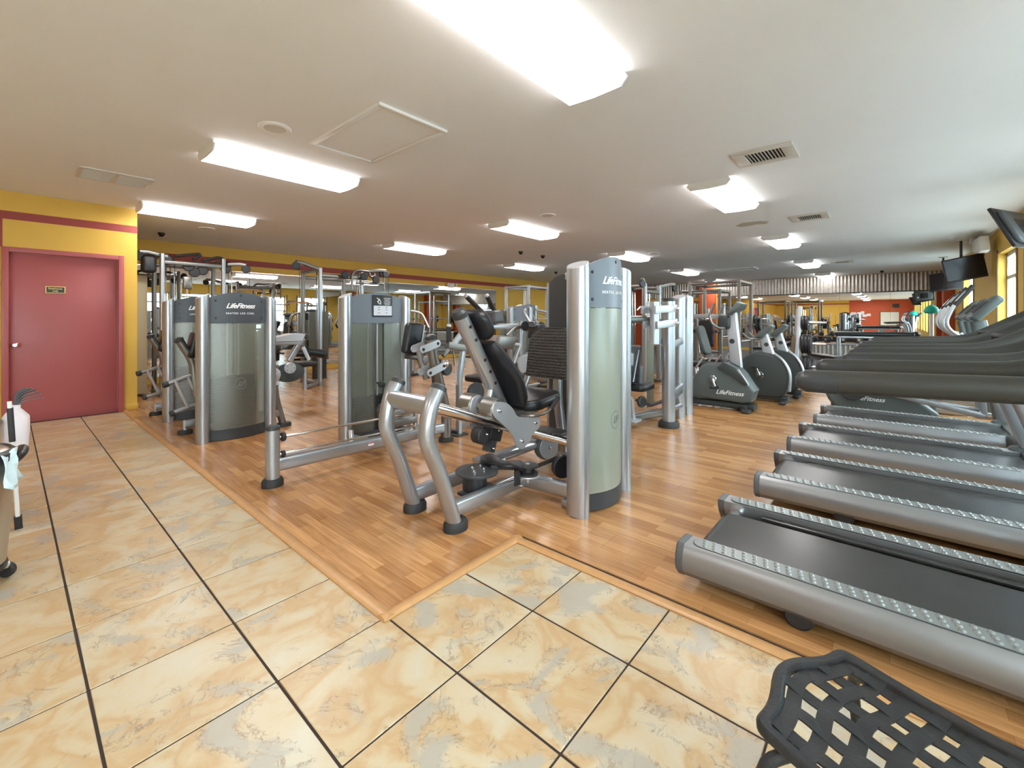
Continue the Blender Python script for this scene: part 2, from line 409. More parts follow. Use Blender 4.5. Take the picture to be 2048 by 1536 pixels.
# ================================================================== the setting
ZC = 2.88                       # ceiling height
YB, YD, YR, XF, XB = 11.05, 8.13, -1.45, 20.2, -8.0     # back wall, door wall, window wall, far wall, rear wall
XCOR = 1.24                     # where the door wall ends
XW = 10.06                      # wood floor ends, rubber floor begins
TS = 0.4572                     # tile module
TX0, TY0 = 0.189, 1.2005        # one grout crossing
fl = MB().box(((XF+XB)/2, (YB+YR)/2, -0.0525), (XF-XB, YB-YR, 0.10)).build('floor', 'grout'); tag(fl, kind='structure')
def in_wood(x, y): return x > 1.103 and not (x < 1.998 and y < 1.657)
# tiles (shared mesh, one object each)
def tile_mesh(w, h):
    m = MB().box((0, 0, -0.005), (w, h, 0.010), bev=0.0022, seg=1); o = m.build('tile', 'tile'); me = o.data; bpy.data.objects.remove(o); return me
tm = tile_mesh(TS - 0.0090, TS - 0.0062)
nt_ = 0
far_tiles = MB()
for i in range(-18, 5):
    for j in range(-6, 16):
        cx_, cy_ = TX0 + (i+0.5)*TS, TY0 + (j+0.5)*TS
        if in_wood(cx_, cy_) or cy_ > YD or cy_ < YR or cx_ < XB: continue
        near = cx_ > -1.6 and cy_ > -0.7
        if near:
            o = bpy.data.objects.new('tile', tm); COL.objects.link(o); o.parent = fl
            o.location = (cx_, cy_, random.uniform(-0.0006, 0.0006)); nt_ += 1
            o.rotation_euler = (0, 0, random.choice((0, math.pi)))
        else: far_tiles.box((cx_, cy_, -0.005), (TS-0.008, TS-0.005, 0.010))
tag(far_tiles.build('tile_field', 'tile', fl), kind='stuff')
# laminate boards
PW, PL = 0.19, 1.285
boards = []
ix = 0
x = 1.103
while x < XW - 0.01:
    w = min(PW, XW - x)
    y0 = 1.657 if x + w/2 < 1.998 else YR
    y = y0 - random.uniform(0, 1) * PL
    while y < YB:
        a, b_ = max(y, y0), min(y + PL, YB)
        if b_ - a > 0.03 and not (x < XCOR and a > YD + 3): boards.append((x, a, w, b_ - a))
        y += PL
    x += w
boards.sort(key=lambda q: (q[0]+q[2]/2)**2 + (q[1]+q[3]/2)**2)
def board_mb(q): return MB().box((q[0]+q[2]/2, q[1]+q[3]/2, -0.001), (q[2]-0.0007, q[3]-0.0007, 0.010))
for q in boards[:296]: board_mb(q).build('plank', 'wood', fl, recalc=False)
pf = MB()
for q in boards[296:]: pf.box((q[0]+q[2]/2, q[1]+q[3]/2, -0.001), (q[2]-0.0007, q[3]-0.0007, 0.010))
tag(pf.build('plank_field', 'wood', fl, recalc=False), kind='stuff')
MB().box(((XW+XF)/2, (YB+YR)/2, -0.002), (XF-XW, YB-YR, 0.012)).build('rubber_flooring', 'rubber_floor', fl)
# rounded wooden edge strips of the laminate
def edge_strip(n, a, b_):
    m = MB().sweep([a, b_], [(-0.03, -0.004), (0.028, -0.004), (0.031, 0.006), (0.024, 0.013), (0.0, 0.0165), (-0.02, 0.013), (-0.03, 0.007)])
    tag(m.build('trim_%d' % n, 'wood_trim'), kind='structure')
edge_strip(1, (1.103, 1.630, 0), (1.103, YD, 0))
edge_strip(2, (1.075, 1.657, 0), (2.026, 1.657, 0))
edge_strip(3, (1.998, 1.684, 0), (1.998, YR, 0))
# ceiling
tag(MB().box(((XF+XB)/2, (YB+YR)/2, ZC+0.05), (XF-XB+0.6, YB-YR+0.6, 0.1)).build('ceiling', 'ceiling'), kind='structure')
clg = bpy.data.objects['ceiling']
MB().prism([GZ(u, v, ZC-0.0006) for u, v in ((1470, 452), (1484, 446), (1502, 444), (1520, 442), (1538, 443), (1532, 448), (1512, 449), (1498, 452), (1482, 454))], (0, 0, 1), 0.0008).build('water_stain', 'stain', clg)
# door wall (y = YD) with opening for the door x -0.06..1.09
DX0, DX1, DZ = -0.05, 1.09, 2.19
w = MB(); T = 0.14
w.box(((XB+DX0)/2, YD+T/2, ZC/2), (DX0-XB, T, ZC)); w.box(((DX1+XCOR)/2, YD+T/2, ZC/2), (XCOR-DX1, T, ZC)); w.box(((DX0+DX1)/2, YD+T/2, (ZC+DZ)/2), (DX1-DX0, T, ZC-DZ))
w.box((XCOR-T/2, (YD+T+YB)/2, ZC/2), (T, YB-YD-T, ZC))
wl = w.build('wall_left', 'yellow'); tag(wl, kind='structure')
def band(name, a, b_, t, mt, parent):      # thin painted band (box between two corners)
    c = [(p+q)/2 for p, q in zip(a, b_)]; d = [max(abs(p-q), t) for p, q in zip(a, b_)]
    return MB().box(c, d).build(name, mt, parent)
band('painted_stripe', (XB, YD-0.0015, 2.535), (XCOR+0.0015, YD-0.0015, 2.635), 0.003, 'red_stripe', wl)
band('painted_stripe', (-0.07, YD-0.0015, 2.19), (-0.04, YD-0.0015, 2.535), 0.003, 'red_stripe', wl)
# door
dr = MB().box(((DX0+DX1)/2, YD+0.045, 1.064), (DX1-DX0-0.10, 0.045, 2.14), bev=0.003).build('door_1', 'red_paint'); tag(dr, kind='structure')
fr = MB()
fr.box((DX1-0.03, YD+0.02, DZ/2), (0.06, 0.16, DZ), bev=0.004); fr.box((DX0+0.03, YD+0.02, DZ/2), (0.06, 0.16, DZ), bev=0.004); fr.box(((DX0+DX1)/2, YD+0.02, DZ-0.03), (DX1-DX0-0.12, 0.16, 0.06), bev=0.004)
fr.build('door_frame', 'red_paint', dr)
st = MB(); st.box((DX1-0.066, YD+0.012, 1.07), (0.012, 0.02, 2.14)); st.box(((DX0+DX1)/2, YD+0.012, DZ-0.066), (DX1-DX0-0.14, 0.02, 0.012)); st.build('door_stop', 'red_paint', dr)
kb = MB(); kb.lathe([(0.03, 0), (0.03, 0.012), (0.012, 0.02), (0.012, 0.045), (0.028, 0.055), (0.032, 0.075), (0.02, 0.09)], (DX0+0.11, YD+0.022, 0.98), (0, -1, 0)); kb.build('door_knob', 'chrome', dr)
# sign plate on the door
sgn = MB().box((0.415, YD+0.019, 1.683), (0.185, 0.006, 0.09), bev=0.002).build('door_sign', 'gold'); tag(sgn, 'small gold framed black plate lettered Employees only, on the red door', 'sign')
MB().box((0.415, YD+0.0165, 1.683), (0.165, 0.004, 0.070)).build('sign_face', 'dark_grey', sgn)
MS = frame_matrix((0.415, YD+0.0140, 1.698), (1, 0, 0), (0, 0, 1)); text_mesh('Employees', 0.030, MS, 0.0006, 0, 0.0006).build('lettering', 'gold', sgn, ang=20)
MS = frame_matrix((0.415, YD+0.0140, 1.668), (1, 0, 0), (0, 0, 1)); text_mesh('only', 0.030, MS, 0.0006, 0, 0.0006).build('lettering', 'gold', sgn, ang=20)
bb = MB(); bb.box(((DX1+XCOR)/2+0.004, YD-0.006, 0.05), (XCOR-DX1+0.008, 0.012, 0.09), bev=0.003); tag(bb.build('baseboard_left', 'yellow'), kind='structure')
# back wall (y = YB) with mirrors
wb = MB().box(((XCOR+XF)/2-0.05, YB+0.07, ZC/2), (XF-XCOR+0.3, 0.14, ZC)).build('wall_back', 'yellow'); tag(wb, kind='structure')
band('painted_stripe', (XCOR, YB-0.0015, 2.51), (XF, YB-0.0015, 2.64), 0.003, 'red_stripe', wb)
def mirror_row_y(x0, x1, z0, z1, n):
    dx = (x1-x0)/n
    for k in range(n): MB().box((x0+(k+0.5)*dx, YB-0.006, (z0+z1)/2), (dx-0.003, 0.008, z1-z0)).build('mirror_pane', 'mirror', wb, recalc=False)
    tr = MB().box(((x0+x1)/2, YB-0.008, z1+0.008), (x1-x0, 0.016, 0.016)).build('mirror_channel', 'chrome', wb)
mirror_row_y(1.30, 12.1, 0.12, 2.36, 6)
# far wall (x = XF): corrugated band, mirrors, red column
wf = MB().box((XF+0.07, (YB+YR)/2, ZC/2), (0.14, YB-YR+0.3, ZC)).build('wall_far', 'yellow'); tag(wf, kind='structure')
def corrugated(name, p0, p1, nrm, z0, z1, pitch, amp, parent):
    p0, p1, nrm = Vector(p0), Vector(p1), Vector(nrm).normalized(); L = (p1-p0).length; n = int(L/pitch*6); vs = []; fs = []
    for k in range(n+1):
        b_ = p0.lerp(p1, k/n) + nrm*(amp*math.sin(2*math.pi*k/6))
        for z in (z0, z1): vs.append((b_.x, b_.y, z))
        vs.append((b_.x - nrm.x*(amp*2.2+0.01), b_.y - nrm.y*(amp*2.2+0.01), z0)); vs.append((b_.x - nrm.x*(amp*2.2+0.01), b_.y - nrm.y*(amp*2.2+0.01), z1))
        if k:
            a = (k-1)*4; c = k*4
            fs += [(a, c, c+1, a+1), (a+2, c+2, c, a), (a+1, c+1, c+3, a+3)]
    return MB().add(vs, fs).build(name, 'corrugated', parent, ang=60)
corrugated('corrugated_panel', (XF-0.05, YR+0.1, 0), (XF-0.05, 5.55, 0), (-1, 0, 0), 2.25, ZC-0.02, 0.105, 0.022, wf)
corrugated('corrugated_panel', (XF-0.05, 6.25, 0), (XF-0.05, 8.6, 0), (-1, 0, 0), 2.25, ZC-0.02, 0.105, 0.022, wf)
MB().box((XF-0.045, 2.05, 2.24), (0.07, 7.0, 0.03)).build('band_rail', 'dark_grey', wf)
for k in range(5):
    MB().box((XF-0.008, -1.40 + (k+0.5)*1.39, 1.18), (0.012, 1.385, 2.1)).build('mirror_pane', 'mirror', wf, recalc=False)
MB().box((XF-0.03, 9.8, ZC/2), (0.06, 2.4, ZC)).build('red_panel', 'orange_red', wf)
for k in range(2):
    MB().box((XF-0.008, 6.28 + (k+0.5)*1.16, 1.18), (0.012, 1.155, 2.1)).build('mirror_pane', 'mirror', wf, recalc=False)
cl = MB().box((XF-0.17, 5.9, ZC/2), (0.30, 0.62, ZC), bev=0.01).build('column', 'orange_red'); tag(cl, 'square orange red wall column with a tan stripe between corrugated bands', 'column')
MB().box((XF-0.322, 5.99, ZC/2), (0.006, 0.18, ZC-0.01)).build('tan_stripe', 'beige_panel', cl)
# rear wall behind the viewpoint (seen in the far mirror)
wr = MB().box((XB-0.07, (YD+YR)/2, ZC/2), (0.14, YD-YR+0.3, ZC)).build('wall_rear', 'yellow'); tag(wr, kind='structure')
MB().box((XB+0.01, (2.65+YR)/2, ZC/2), (0.03, 2.65-YR, ZC)).build('red_panel', 'orange_red', wr)
band('painted_stripe', (XB+0.0015, 2.65, 2.535), (XB+0.0015, YD, 2.635), 0.003, 'red_stripe', wr)
hw = MB().box((XB+0.07, 0.02, 1.30), (0.05, 1.25, 1.20), bev=0.006).build('serving_hatch', 'brown_wood'); tag(hw, 'cream shuttered serving hatch in the orange red rear wall', 'hatch')
MB().box((XB+0.092, 0.02, 1.30), (0.02, 1.13, 1.08)).build('shutter', 'off_white', hw)
vg = MB().box((XB+0.045, -0.35, 2.35), (0.04, 0.42, 0.30), bev=0.004).build('wall_grille', 'dark_grey'); tag(vg, 'dark square air grille high on the orange red rear wall', 'grille')
for k in range(6): MB().box((XB+0.068, -0.35, 2.25 + k*0.04), (0.012, 0.36, 0.012)).build('slat', 'black_plastic', vg)
for k, (yy, zz, ww, hh) in enumerate(((2.35, 1.72, 0.34, 0.26), (2.05, 1.60, 0.22, 0.3), (1.75, 1.80, 0.22, 0.26), (1.62, 1.55, 0.28, 0.2), (1.35, 1.62, 0.26, 0.2), (1.72, 1.22, 0.2, 0.14))):
    o = MB().box((XB+0.03, yy, zz), (0.004, ww, hh)).build('paper_notice', 'paper'); tag(o, 'white paper notice pinned to the orange red rear wall', 'notice', 'notices on the rear wall')
# window wall (y = YR)
WIN = [(-6.2, -4.4), (-3.4, -1.6), (-0.6, 1.2), (2.6, 4.7), (5.1, 7.2), (7.6, 9.6), (10.2, 11.75), (14.8, 16.7)]
WZ0, WZ1 = 0.62, 2.46
ww_ = MB(); xs = XB
for k, (a, b_) in enumerate(WIN):
    ww_.box(((xs+a)/2, YR-0.10, ZC/2), (a-xs, 0.20, ZC)); xs = b_
    ww_.box(((a+b_)/2, YR-0.10, WZ0/2), (b_-a, 0.20, WZ0)); ww_.box(((a+b_)/2, YR-0.10, (WZ1+ZC)/2), (b_-a, 0.20, ZC-WZ1))
ww_.box(((xs+XF)/2, YR-0.10, ZC/2), (XF-xs+0.1, 0.20, ZC))
wwo = ww_.build('wall_right', 'yellow'); tag(wwo, kind='structure')
for k, (a, b_) in enumerate(WIN):
    f = MB(); t = 0.06; yc = YR-0.13
    for xx in (a+t/2, b_-t/2, (a+b_)/2): f.box((xx, yc, (WZ0+WZ1)/2), (t if xx != (a+b_)/2 else 0.04, 0.06, WZ1-WZ0), bev=0.004)
    for zz in (WZ0+t/2, WZ1-t/2, 2.03): f.box(((a+b_)/2, yc, zz), (b_-a, 0.06, t), bev=0.004)
    wo = f.build('window_%d' % (k+1), 'window_frame'); tag(wo, kind='structure')
    for (p, q) in ((a, (a+b_)/2), ((a+b_)/2, b_)):
        for (z0, z1) in ((WZ0, 2.03), (2.03, WZ1)):
            MB().box(((p+q)/2, yc, (z0+z1)/2), (q-p-0.02, 0.006, z1-z0-0.02)).build('pane', 'glass', wo, recalc=False)
    for xx in (a-0.035, b_+0.035): MB().box((xx, YR+0.006, (WZ0+WZ1)/2), (0.07, 0.02, WZ1-WZ0+0.14), bev=0.003).build('window_casing', 'brown_frame', wo)
cr_ = MB().box((18.9, YR+0.12, ZC/2), (0.5, 0.26, ZC), bev=0.01).build('column', 'orange_red'); tag(cr_, 'red square column standing against the window wall', 'column')
# outside: ground and the building across the street
g_ = MB().box((6, YR-16, -0.3), (70, 31, 0.2)).build('street', 'asphalt'); tag(g_, kind='structure')
bl = thing('building', 'pale building with a blue green roof seen through the windows', 'building', (6, -24, -0.2))
MB().box((6, -24, 1.9), (26, 6, 4.2)).build('wall', 'stucco', bl)
MB().prism([(-8, -24, 4.0), (20, -24, 4.0), (14, -24, 6.2), (-2, -24, 6.2)], (0, 1, 0), 7.5).build('roof', 'teal_roof', bl)
for k in range(5): MB().box((-3 + k*4.5, -20.98, 1.8), (1.8, 0.06, 1.5)).build('window', 'screen', bl)
# ------------------------------------------------------------------ ceiling fixtures
def ceiling_light(x, y, label, L=1.42, W=0.47):
    t = thing('ceiling_light', label, 'ceiling light', (x, y, ZC), 0, 'fluorescent ceiling lights')
    h = 0.085
    b = MB(); b.box((x, y, ZC-0.012), (L-0.02, W-0.06, 0.024), bev=0.004); b.build('backing', 'white', t)
    o = rrect(W, h, 0.03, 3)
    prof = [(-W/2+0.02, 0.0), (-W/2, -0.035), (-W/2+0.045, -h), (0, -h-0.008), (W/2-0.045, -h), (W/2, -0.035), (W/2-0.02, 0.0)]
    n = len(prof); vs = []; fs = []
    for xx in (-L/2+0.018, L/2-0.018): vs += [(xx, p[0], p[1]-0.004) for p in prof]
    for k in range(n-1): fs.append((k, k+1, n+k+1, n+k))
    l = MB().add(vs, fs); lo = l.build('lens', 'lamp_lens', t, world=False)
    e = MB()
    for sx in (-1, 1): e.prism([(x + sx*(L/2-0.009), y + p[0]*1.01, ZC + p[1]*1.03) for p in prof], (1, 0, 0), 0.018, 0.002, 1)
    for k, sx in enumerate((-1, 1)):
        MB().prism([(x + sx*(L/2-0.009), y + p[0]*1.01, ZC + p[1]*1.03) for p in prof], (1, 0, 0), 0.018, 0.002, 1).build('end_cap', 'white', t)
LX = [1.90, 5.98, 10.25, 14.9, 19.4]
LY = {0: (1.48, 4.66, 7.72), 1: (1.55, 4.76, 7.86), 2: (1.62, 4.85, 8.2), 3: (1.74, 5.1, 8.4), 4: (1.74, 5.4)}
LW = {(0, 0): 'long fluorescent ceiling light over the laminate corner before the leg press', (0, 1): 'fluorescent ceiling light beside the attic access panel and round speaker', (0, 2): 'fluorescent ceiling light by the corner of the red door wall',
      (1, 0): 'fluorescent ceiling light between the two slatted air vents', (1, 1): 'fluorescent ceiling light over the crunch machine, beyond the attic access panel', (1, 2): 'fluorescent ceiling light before the mirrored back wall, over the press machines',
      (2, 0): 'fluorescent ceiling light beyond the second slatted vent, over the exercise bikes', (2, 1): 'fluorescent ceiling light just above the top of the leg press tower', (2, 2): 'fluorescent ceiling light beyond the paired dome cameras',
      (3, 0): 'fluorescent ceiling light over the weight benches', (3, 1): 'fluorescent ceiling light before the orange red column, over the squat rack', (3, 2): 'fluorescent ceiling light far along the yellow back wall',
      (4, 0): 'last fluorescent ceiling light before the corrugated band, over the dumbbell ledge', (4, 1): 'fluorescent ceiling light touching the corrugated band beside the column'}
for k, ys in LY.items():
    for j, y in enumerate(ys): ceiling_light(LX[k], y, LW[(k, j)], 1.42 if k < 3 else 1.5)
ceiling_light(-2.3, 1.45, 'fluorescent ceiling light over the bare tiles by the serving hatch')
ceiling_light(-2.3, 4.6, 'fluorescent ceiling light over the bare tiles beside the cleaning cart')
ceiling_light(-6.2, 1.45, 'unseen fluorescent ceiling light added for fill, close to the orange red rear wall')  # out of view, added to brighten the ceiling
ceiling_light(-6.2, 4.6, 'unseen fluorescent ceiling light added for fill, close to the yellow part of the rear wall')  # its pair, also unseen and added as fill light
def ceiling_vent(x, y, w, d, label):
    t = thing('ceiling_vent', label, 'vent', (x, y, ZC))
    f = MB(); z = ZC-0.008
    f.box((x-w/2+0.04, y, z), (0.08, d, 0.016), bev=0.003); f.box((x+w/2-0.04, y, z), (0.08, d, 0.016), bev=0.003)
    f.box((x, y-d/2+0.05, z), (w-0.16, 0.10, 0.016), bev=0.003); f.box((x, y+d/2-0.05, z), (w-0.16, 0.10, 0.016), bev=0.003); f.build('frame', 'off_white', t)
    MB().box((x, y, ZC-0.001), (w-0.10, d-0.1, 0.002)).build('shade_sheet', 'duct_shade', t)  # thin dark sheet painting the shade inside the vent opening
    n = 10
    for k in range(n):
        yy = y - d/2 + 0.12 + (d-0.24)*k/(n-1)
        MB().box((x, yy, ZC-0.0065), (w-0.15, 0.010, 0.0035), Matrix.Rotation(math.radians(20), 4, 'X')).build('slat', 'off_white', t)
ceiling_vent(4.82, 0.90, 0.47, 0.5, 'slatted supply air vent in the ceiling nearest the long ceiling light')
ceiling_vent(8.2, 0.93, 0.5, 0.48, 'slatted supply air vent in the ceiling between the two small lights')
ceiling_vent(15.3, 1.0, 0.5, 0.5, 'slatted supply air vent in the ceiling near the corrugated band')
rv = thing('return_vent', 'wide beige return air grille with a centre bar in the ceiling by the door', 'vent', (0.8, 6.45, ZC))
f = MB()
for a, b_ in (((0.5, 6.23), (1.09, 6.23)), ((0.5, 6.68), (1.09, 6.68))): f.box(((a[0]+b_[0])/2, a[1], ZC-0.008), (b_[0]-a[0], 0.03, 0.016), bev=0.003)
for xx in (0.5, 0.795, 1.09): f.box((xx, 6.455, ZC-0.008), (0.03, 0.45, 0.016), bev=0.003)
f.build('frame', 'off_white', rv)
for k in range(14): MB().box((0.795, 6.26 + k*0.03, ZC-0.006), (0.56, 0.006, 0.012), Matrix.Rotation(math.radians(40), 4, 'X')).build('slat', 'off_white', rv)
def access_hatch(x0, x1, y0, y1, label):
    t = thing('access_hatch', label, 'hatch', ((x0+x1)/2, (y0+y1)/2, ZC))
    f = MB(); xm, ym = (x0+x1)/2, (y0+y1)/2
    for yy in (y0, y1): f.box((xm, yy, ZC-0.012), (x1-x0+0.04, 0.04, 0.024), bev=0.004)
    for xx in (x0, x1): f.box((xx, ym, ZC-0.012), (0.04, y1-y0-0.04, 0.024), bev=0.004)
    f.build('frame', 'white', t); MB().box((xm, ym, ZC-0.006), (x1-x0-0.05, y1-y0-0.05, 0.010)).build('panel', 'ceiling', t)
access_hatch(1.80, 2.41, 2.78, 3.86, 'white framed attic access panel in the ceiling')
access_hatch(15.0, 15.6, 3.1, 4.2, 'white framed access panel in the ceiling near the column')
def round_speaker(x, y, label):
    t = thing('ceiling_speaker', label, 'speaker', (x, y, ZC))
    MB().lathe([(0.125, 0), (0.125, -0.008), (0.115, -0.016), (0.108, -0.012)], (x, y, ZC), (0, 0, 1), 32).build('rim', 'white', t)
    MB().lathe([(0.108, -0.010), (0.06, -0.014), (0.01, -0.016)], (x, y, ZC), (0, 0, 1), 32).build('grille', 'off_white', t)
round_speaker(1.46, 3.79, 'round white ceiling speaker beside the attic access panel')
round_speaker(5.43, 3.89, 'round ceiling speaker beyond the attic access panel, over the machines')
round_speaker(10.3, 4.25, 'round ceiling speaker in the row over the exercise bikes')
round_speaker(2.3, 8.9, 'round ceiling speaker behind the light by the cable machines')
def dome_camera(x, y, label):
    t = thing('dome_camera', label, 'security camera', (x, y, ZC), 0, None)
    MB().lathe([(0.055, 0), (0.055, -0.03), (0.04, -0.035)], (x, y, ZC), (0, 0, 1), 20).build('base', 'black_plastic', t)
    MB().lathe([(0.042, -0.03), (0.040, -0.05), (0.028, -0.068), (0.004, -0.074)], (x, y, ZC), (0, 0, 1), 20).build('dome', 'screen', t)
dome_camera(1.87, 10.0, 'small black dome camera on the ceiling above the left cable machine')
dome_camera(7.97, 6.48, 'small black dome camera on the ceiling, nearer one of a pair')
dome_camera(8.84, 6.48, 'small black dome camera on the ceiling, farther one of a pair')
dome_camera(12.2, 8.4, 'small black dome camera on the ceiling before the yellow back wall')
dome_camera(19.0, 0.2, 'small black dome camera on the ceiling before the corrugated band')
el = thing('emergency_light', 'white twin head emergency light on the yellow back wall', 'emergency light', (9.86, YB-0.05, 2.42))
MB().box((9.86, YB-0.04, 2.42), (0.20, 0.07, 0.12), bev=0.012).build('body', 'white', el)
for sx in (-1, 1): MB().lathe([(0.03, 0), (0.06, 0.05), (0.06, 0.07)], (9.86+sx*0.15, YB-0.05, 2.45), (sx*0.4, -1, -0.3), 16).build('lamp_head', 'off_white', el)
# ================================================================== weight machines
def bend_text(t, body, size, xm, W, yf, bul, zc, mt, name='lettering', shear=0.0, bold=0.0, spacing=1.0, sgn=-1, off=0.0, xo=0.0):
    """lettering laid on the curved face of a tower"""
    m = text_mesh(body, size, Matrix.Identity(4), 0.0010, shear, bold, spacing); v2 = []
    for p in m.v:
        x = p.x + xo; s = x/(W/2); v2.append(Vector((xm + x*(-sgn), yf + sgn*(bul*(1-s*s) + off + 0.0018 + p.z), zc + p.y)))
    m.v = v2; return m.build(name, mt, t, ang=20)
def arc_panel(xm, W, yf, bul, z0, z1, th, sgn=-1, top=None, n=18, s0=-1.0, s1=1.0):
    """curved sheet between two posts; top(s) gives extra height"""
    m = MB(); vs = []; fs = []
    for k in range(n+1):
        s = s0 + (s1-s0)*k/n; x = xm + s*W/2; y = yf + sgn*bul*(1-s*s); zt = z1 + (top(s) if top else 0)
        vs += [(x, y, z0), (x, y, zt), (x, y - sgn*th, z0), (x, y - sgn*th, zt)]
        if k:
            a, b = (k-1)*4, k*4
            fs += [(a, b, b+1, a+1), (a+3, b+3, b+2, a+2), (a+1, b+1, b+3, a+3), (a+2, b+2, b, a)]
    fs += [(0, 1, 3, 2), (n*4, n*4+2, n*4+3, n*4+1)]
    return m.add(vs, fs)
def tower(t, x0, x1, y, hp, arch, title, header='header_grey', panel='frosted', sgn=-1, depth=0.34, slot=False, pw=0.062, pd=0.078, bul=0.085, logo=True, stackz=0.62, rear=True):
    xm, W = (x0+x1)/2, (x1-x0) - 2*pw*0.82
    yf = y + sgn*0.012
    for k, x in enumerate((x0, x1)):
        m = MB(); pr = oval(pw, pd, 24); vs = []; fs = []; n = len(pr)
        for z in (0.0, 1.0):
            for (a, b) in pr:
                zz = 0.004 if z == 0 else hp - 0.035 + 0.035*((a/pw) if k == 0 else -(a/pw))*0.8
                vs.append((x+a, y+b, zz))
        for a in range(n): fs.append((a, (a+1) % n, n+(a+1) % n, n+a))
        fs += [tuple(range(n-1, -1, -1)), tuple(range(n, 2*n))]
        po = m.add(vs, fs).build('post', 'silver', t)
        c = MB(); vs = []; 
        for dz in (0.0, 0.006):
            for (a, b) in pr: vs.append((x+a*0.97, y+b*0.97, hp - 0.035 + 0.035*((a/pw) if k == 0 else -(a/pw))*0.8 + dz))
        fs = [(a, (a+1) % n, n+(a+1) % n, n+a) for a in range(n)] + [tuple(range(n-1, -1, -1)), tuple(range(n, 2*n))]
        c.add(vs, fs).build('post_cap', 'silver_light', po)
        MB().disc((x, y, 0.004), (0, 0, 1), pw*1.05, 0.008).build('foot', 'black_rubber', po)
    topf = lambda s: arch*(1-s*s)
    hz = hp - 0.315
    if not slot:
        pa = arc_panel(xm, W, yf, bul, 0.125, hz-0.004, 0.006, sgn).build('panel', panel, t)
        arc_panel(xm, W, yf + sgn*0.002, bul, 0.012, 0.123, 0.02, sgn).build('kick_plate', 'dark_grey', t)
        ho = arc_panel(xm, W, yf + sgn*0.004, bul, hz, hp-0.045, 0.02, sgn, topf).build('header', header, t)
        for (s, zz) in ((-0.80, hp-0.075), (0.80, hp-0.075), (-0.80, hz+0.055), (0.80, hz+0.055), (0.0, hp-0.045+arch-0.035)):
            MB().lathe([(0.011, -0.004), (0.011, 0.002), (0.008, 0.004), (0.002, 0.004)], (xm+s*W/2, yf+sgn*(bul*(1-s*s)+0.004), zz), (s*0.3, sgn, 0), 12).build('screw', 'black_plastic', ho)
        if logo:
            bend_text(t, 'LifeFitness', 0.074, xm, W, yf, bul, hz+0.185, 'white_print', 'logo', 0.42, 0.0014, 0.92, sgn, 0.004)
            bend_text(t, title, 0.026, xm, W, yf, bul, hz+0.105, 'white_print', 'lettering', 0, 0.0004, 1.35, sgn, 0.004)
            ez = 0.60
            m = MB(); R = 0.058; n = 28; vs = []; fs = []
            for k in range(n):
                a = 2*math.pi*k/n
                for r in (R, R-0.006):
                    xx = r*math.cos(a); s = xx/(W/2); vs.append((xm + xx, yf + sgn*(bul*(1-s*s)+0.0015), ez + r*math.sin(a)*1.1))
                b = (k+1) % n; fs.append((k*2, b*2, b*2+1, k*2+1))
            e = m.add(vs, fs).build('emblem', 'dark_print', t)
            bend_text(t, 'LF', 0.070, xm, W, yf, bul, ez, 'dark_print', 'emblem_letters', 0.4, 0.001, 0.8, sgn, 0.0)
    else:
        for (a, b) in ((-1.0, -0.12), (0.24, 1.0)): arc_panel(xm, W, yf, 0.012, 0.10, hz-0.004, 0.006, sgn, None, 8, a, b).build('panel', panel, t)
        MB().box((xm, yf, 0.06), (W, 0.03, 0.10), bev=0.004).build('kick_plate', 'dark_grey', t)
        arc_panel(xm, W, yf + sgn*0.006, 0.012, hz, hp-0.045, 0.02, sgn, topf).build('header', header, t)
        for sx in (-0.115, 0.235): MB().box((xm+sx*W/2, yf, (0.11+hz)/2), (0.012, 0.02, hz-0.11), bev=0.003).build('slot_edge', 'dark_grey', t)
    if rear: (MB().box((xm, y - sgn*depth, (0.06+hp-0.08)/2), (W+0.05, 0.008, hp-0.14))).build('rear_panel', 'frosted_pale', t)
    # inside: guide rods, weight plates, far shroud
    yi = y - sgn*depth*0.45
    for sx in (-0.055, 0.055): MB().tube([(xm+sx, yi, 0.05), (xm+sx, yi, hp-0.12)], 0.012, 8).build('guide_rod', 'silver_light', t)
    npl = int(stackz/0.029)
    for k in range(npl): MB().box((xm, yi, 0.075+k*0.029), (min(0.50, W-0.06), 0.11, 0.0265), bev=0.002, seg=1).build('weight_plate', 'plate_iron', t)
    MB().box((xm, yi, 0.035), (W+0.06, 0.16, 0.05), bev=0.006).build('base_beam', 'silver', t)
    MB().box((xm, yi, hp-0.10), (W+0.06, 0.10, 0.05), bev=0.006).build('top_beam', 'silver', t)
    MB().tube([(xm, yi, 0.075+npl*0.029), (xm, yi, hp-0.13)], 0.006, 6).build('cable', 'black_rubber', t)
    return dict(xm=xm, W=W, yf=yf, yi=yi)
def foot_pad(t, p, sx=0.055, sy=0.075, h=0.045):
    m = MB(); pr = oval(sx, sy, 16); vs = []; fs = []; n = 16
    for (z, s) in ((0.002, 1.0), (h*0.7, 1.0), (h, 0.86)): vs += [(p[0]+a*s, p[1]+b*s, z) for a, b in pr]
    for r in range(2):
        for a in range(n): fs.append((r*n+a, r*n+(a+1) % n, (r+1)*n+(a+1) % n, (r+1)*n+a))
    fs += [tuple(range(n-1, -1, -1)), tuple(range(2*n, 3*n))]
    return m.add(vs, fs).build('rubber_foot', 'black_rubber', t)
def bolt(t, o, ax, r=0.012, h=0.012, mt='chrome'):
    return MB().lathe([(r*1.4, 0), (r*1.4, h*0.35), (r, h*0.4), (r, h), (r*0.6, h*1.2)], o, ax, 10).build('bolt', mt, t)
V = Vector
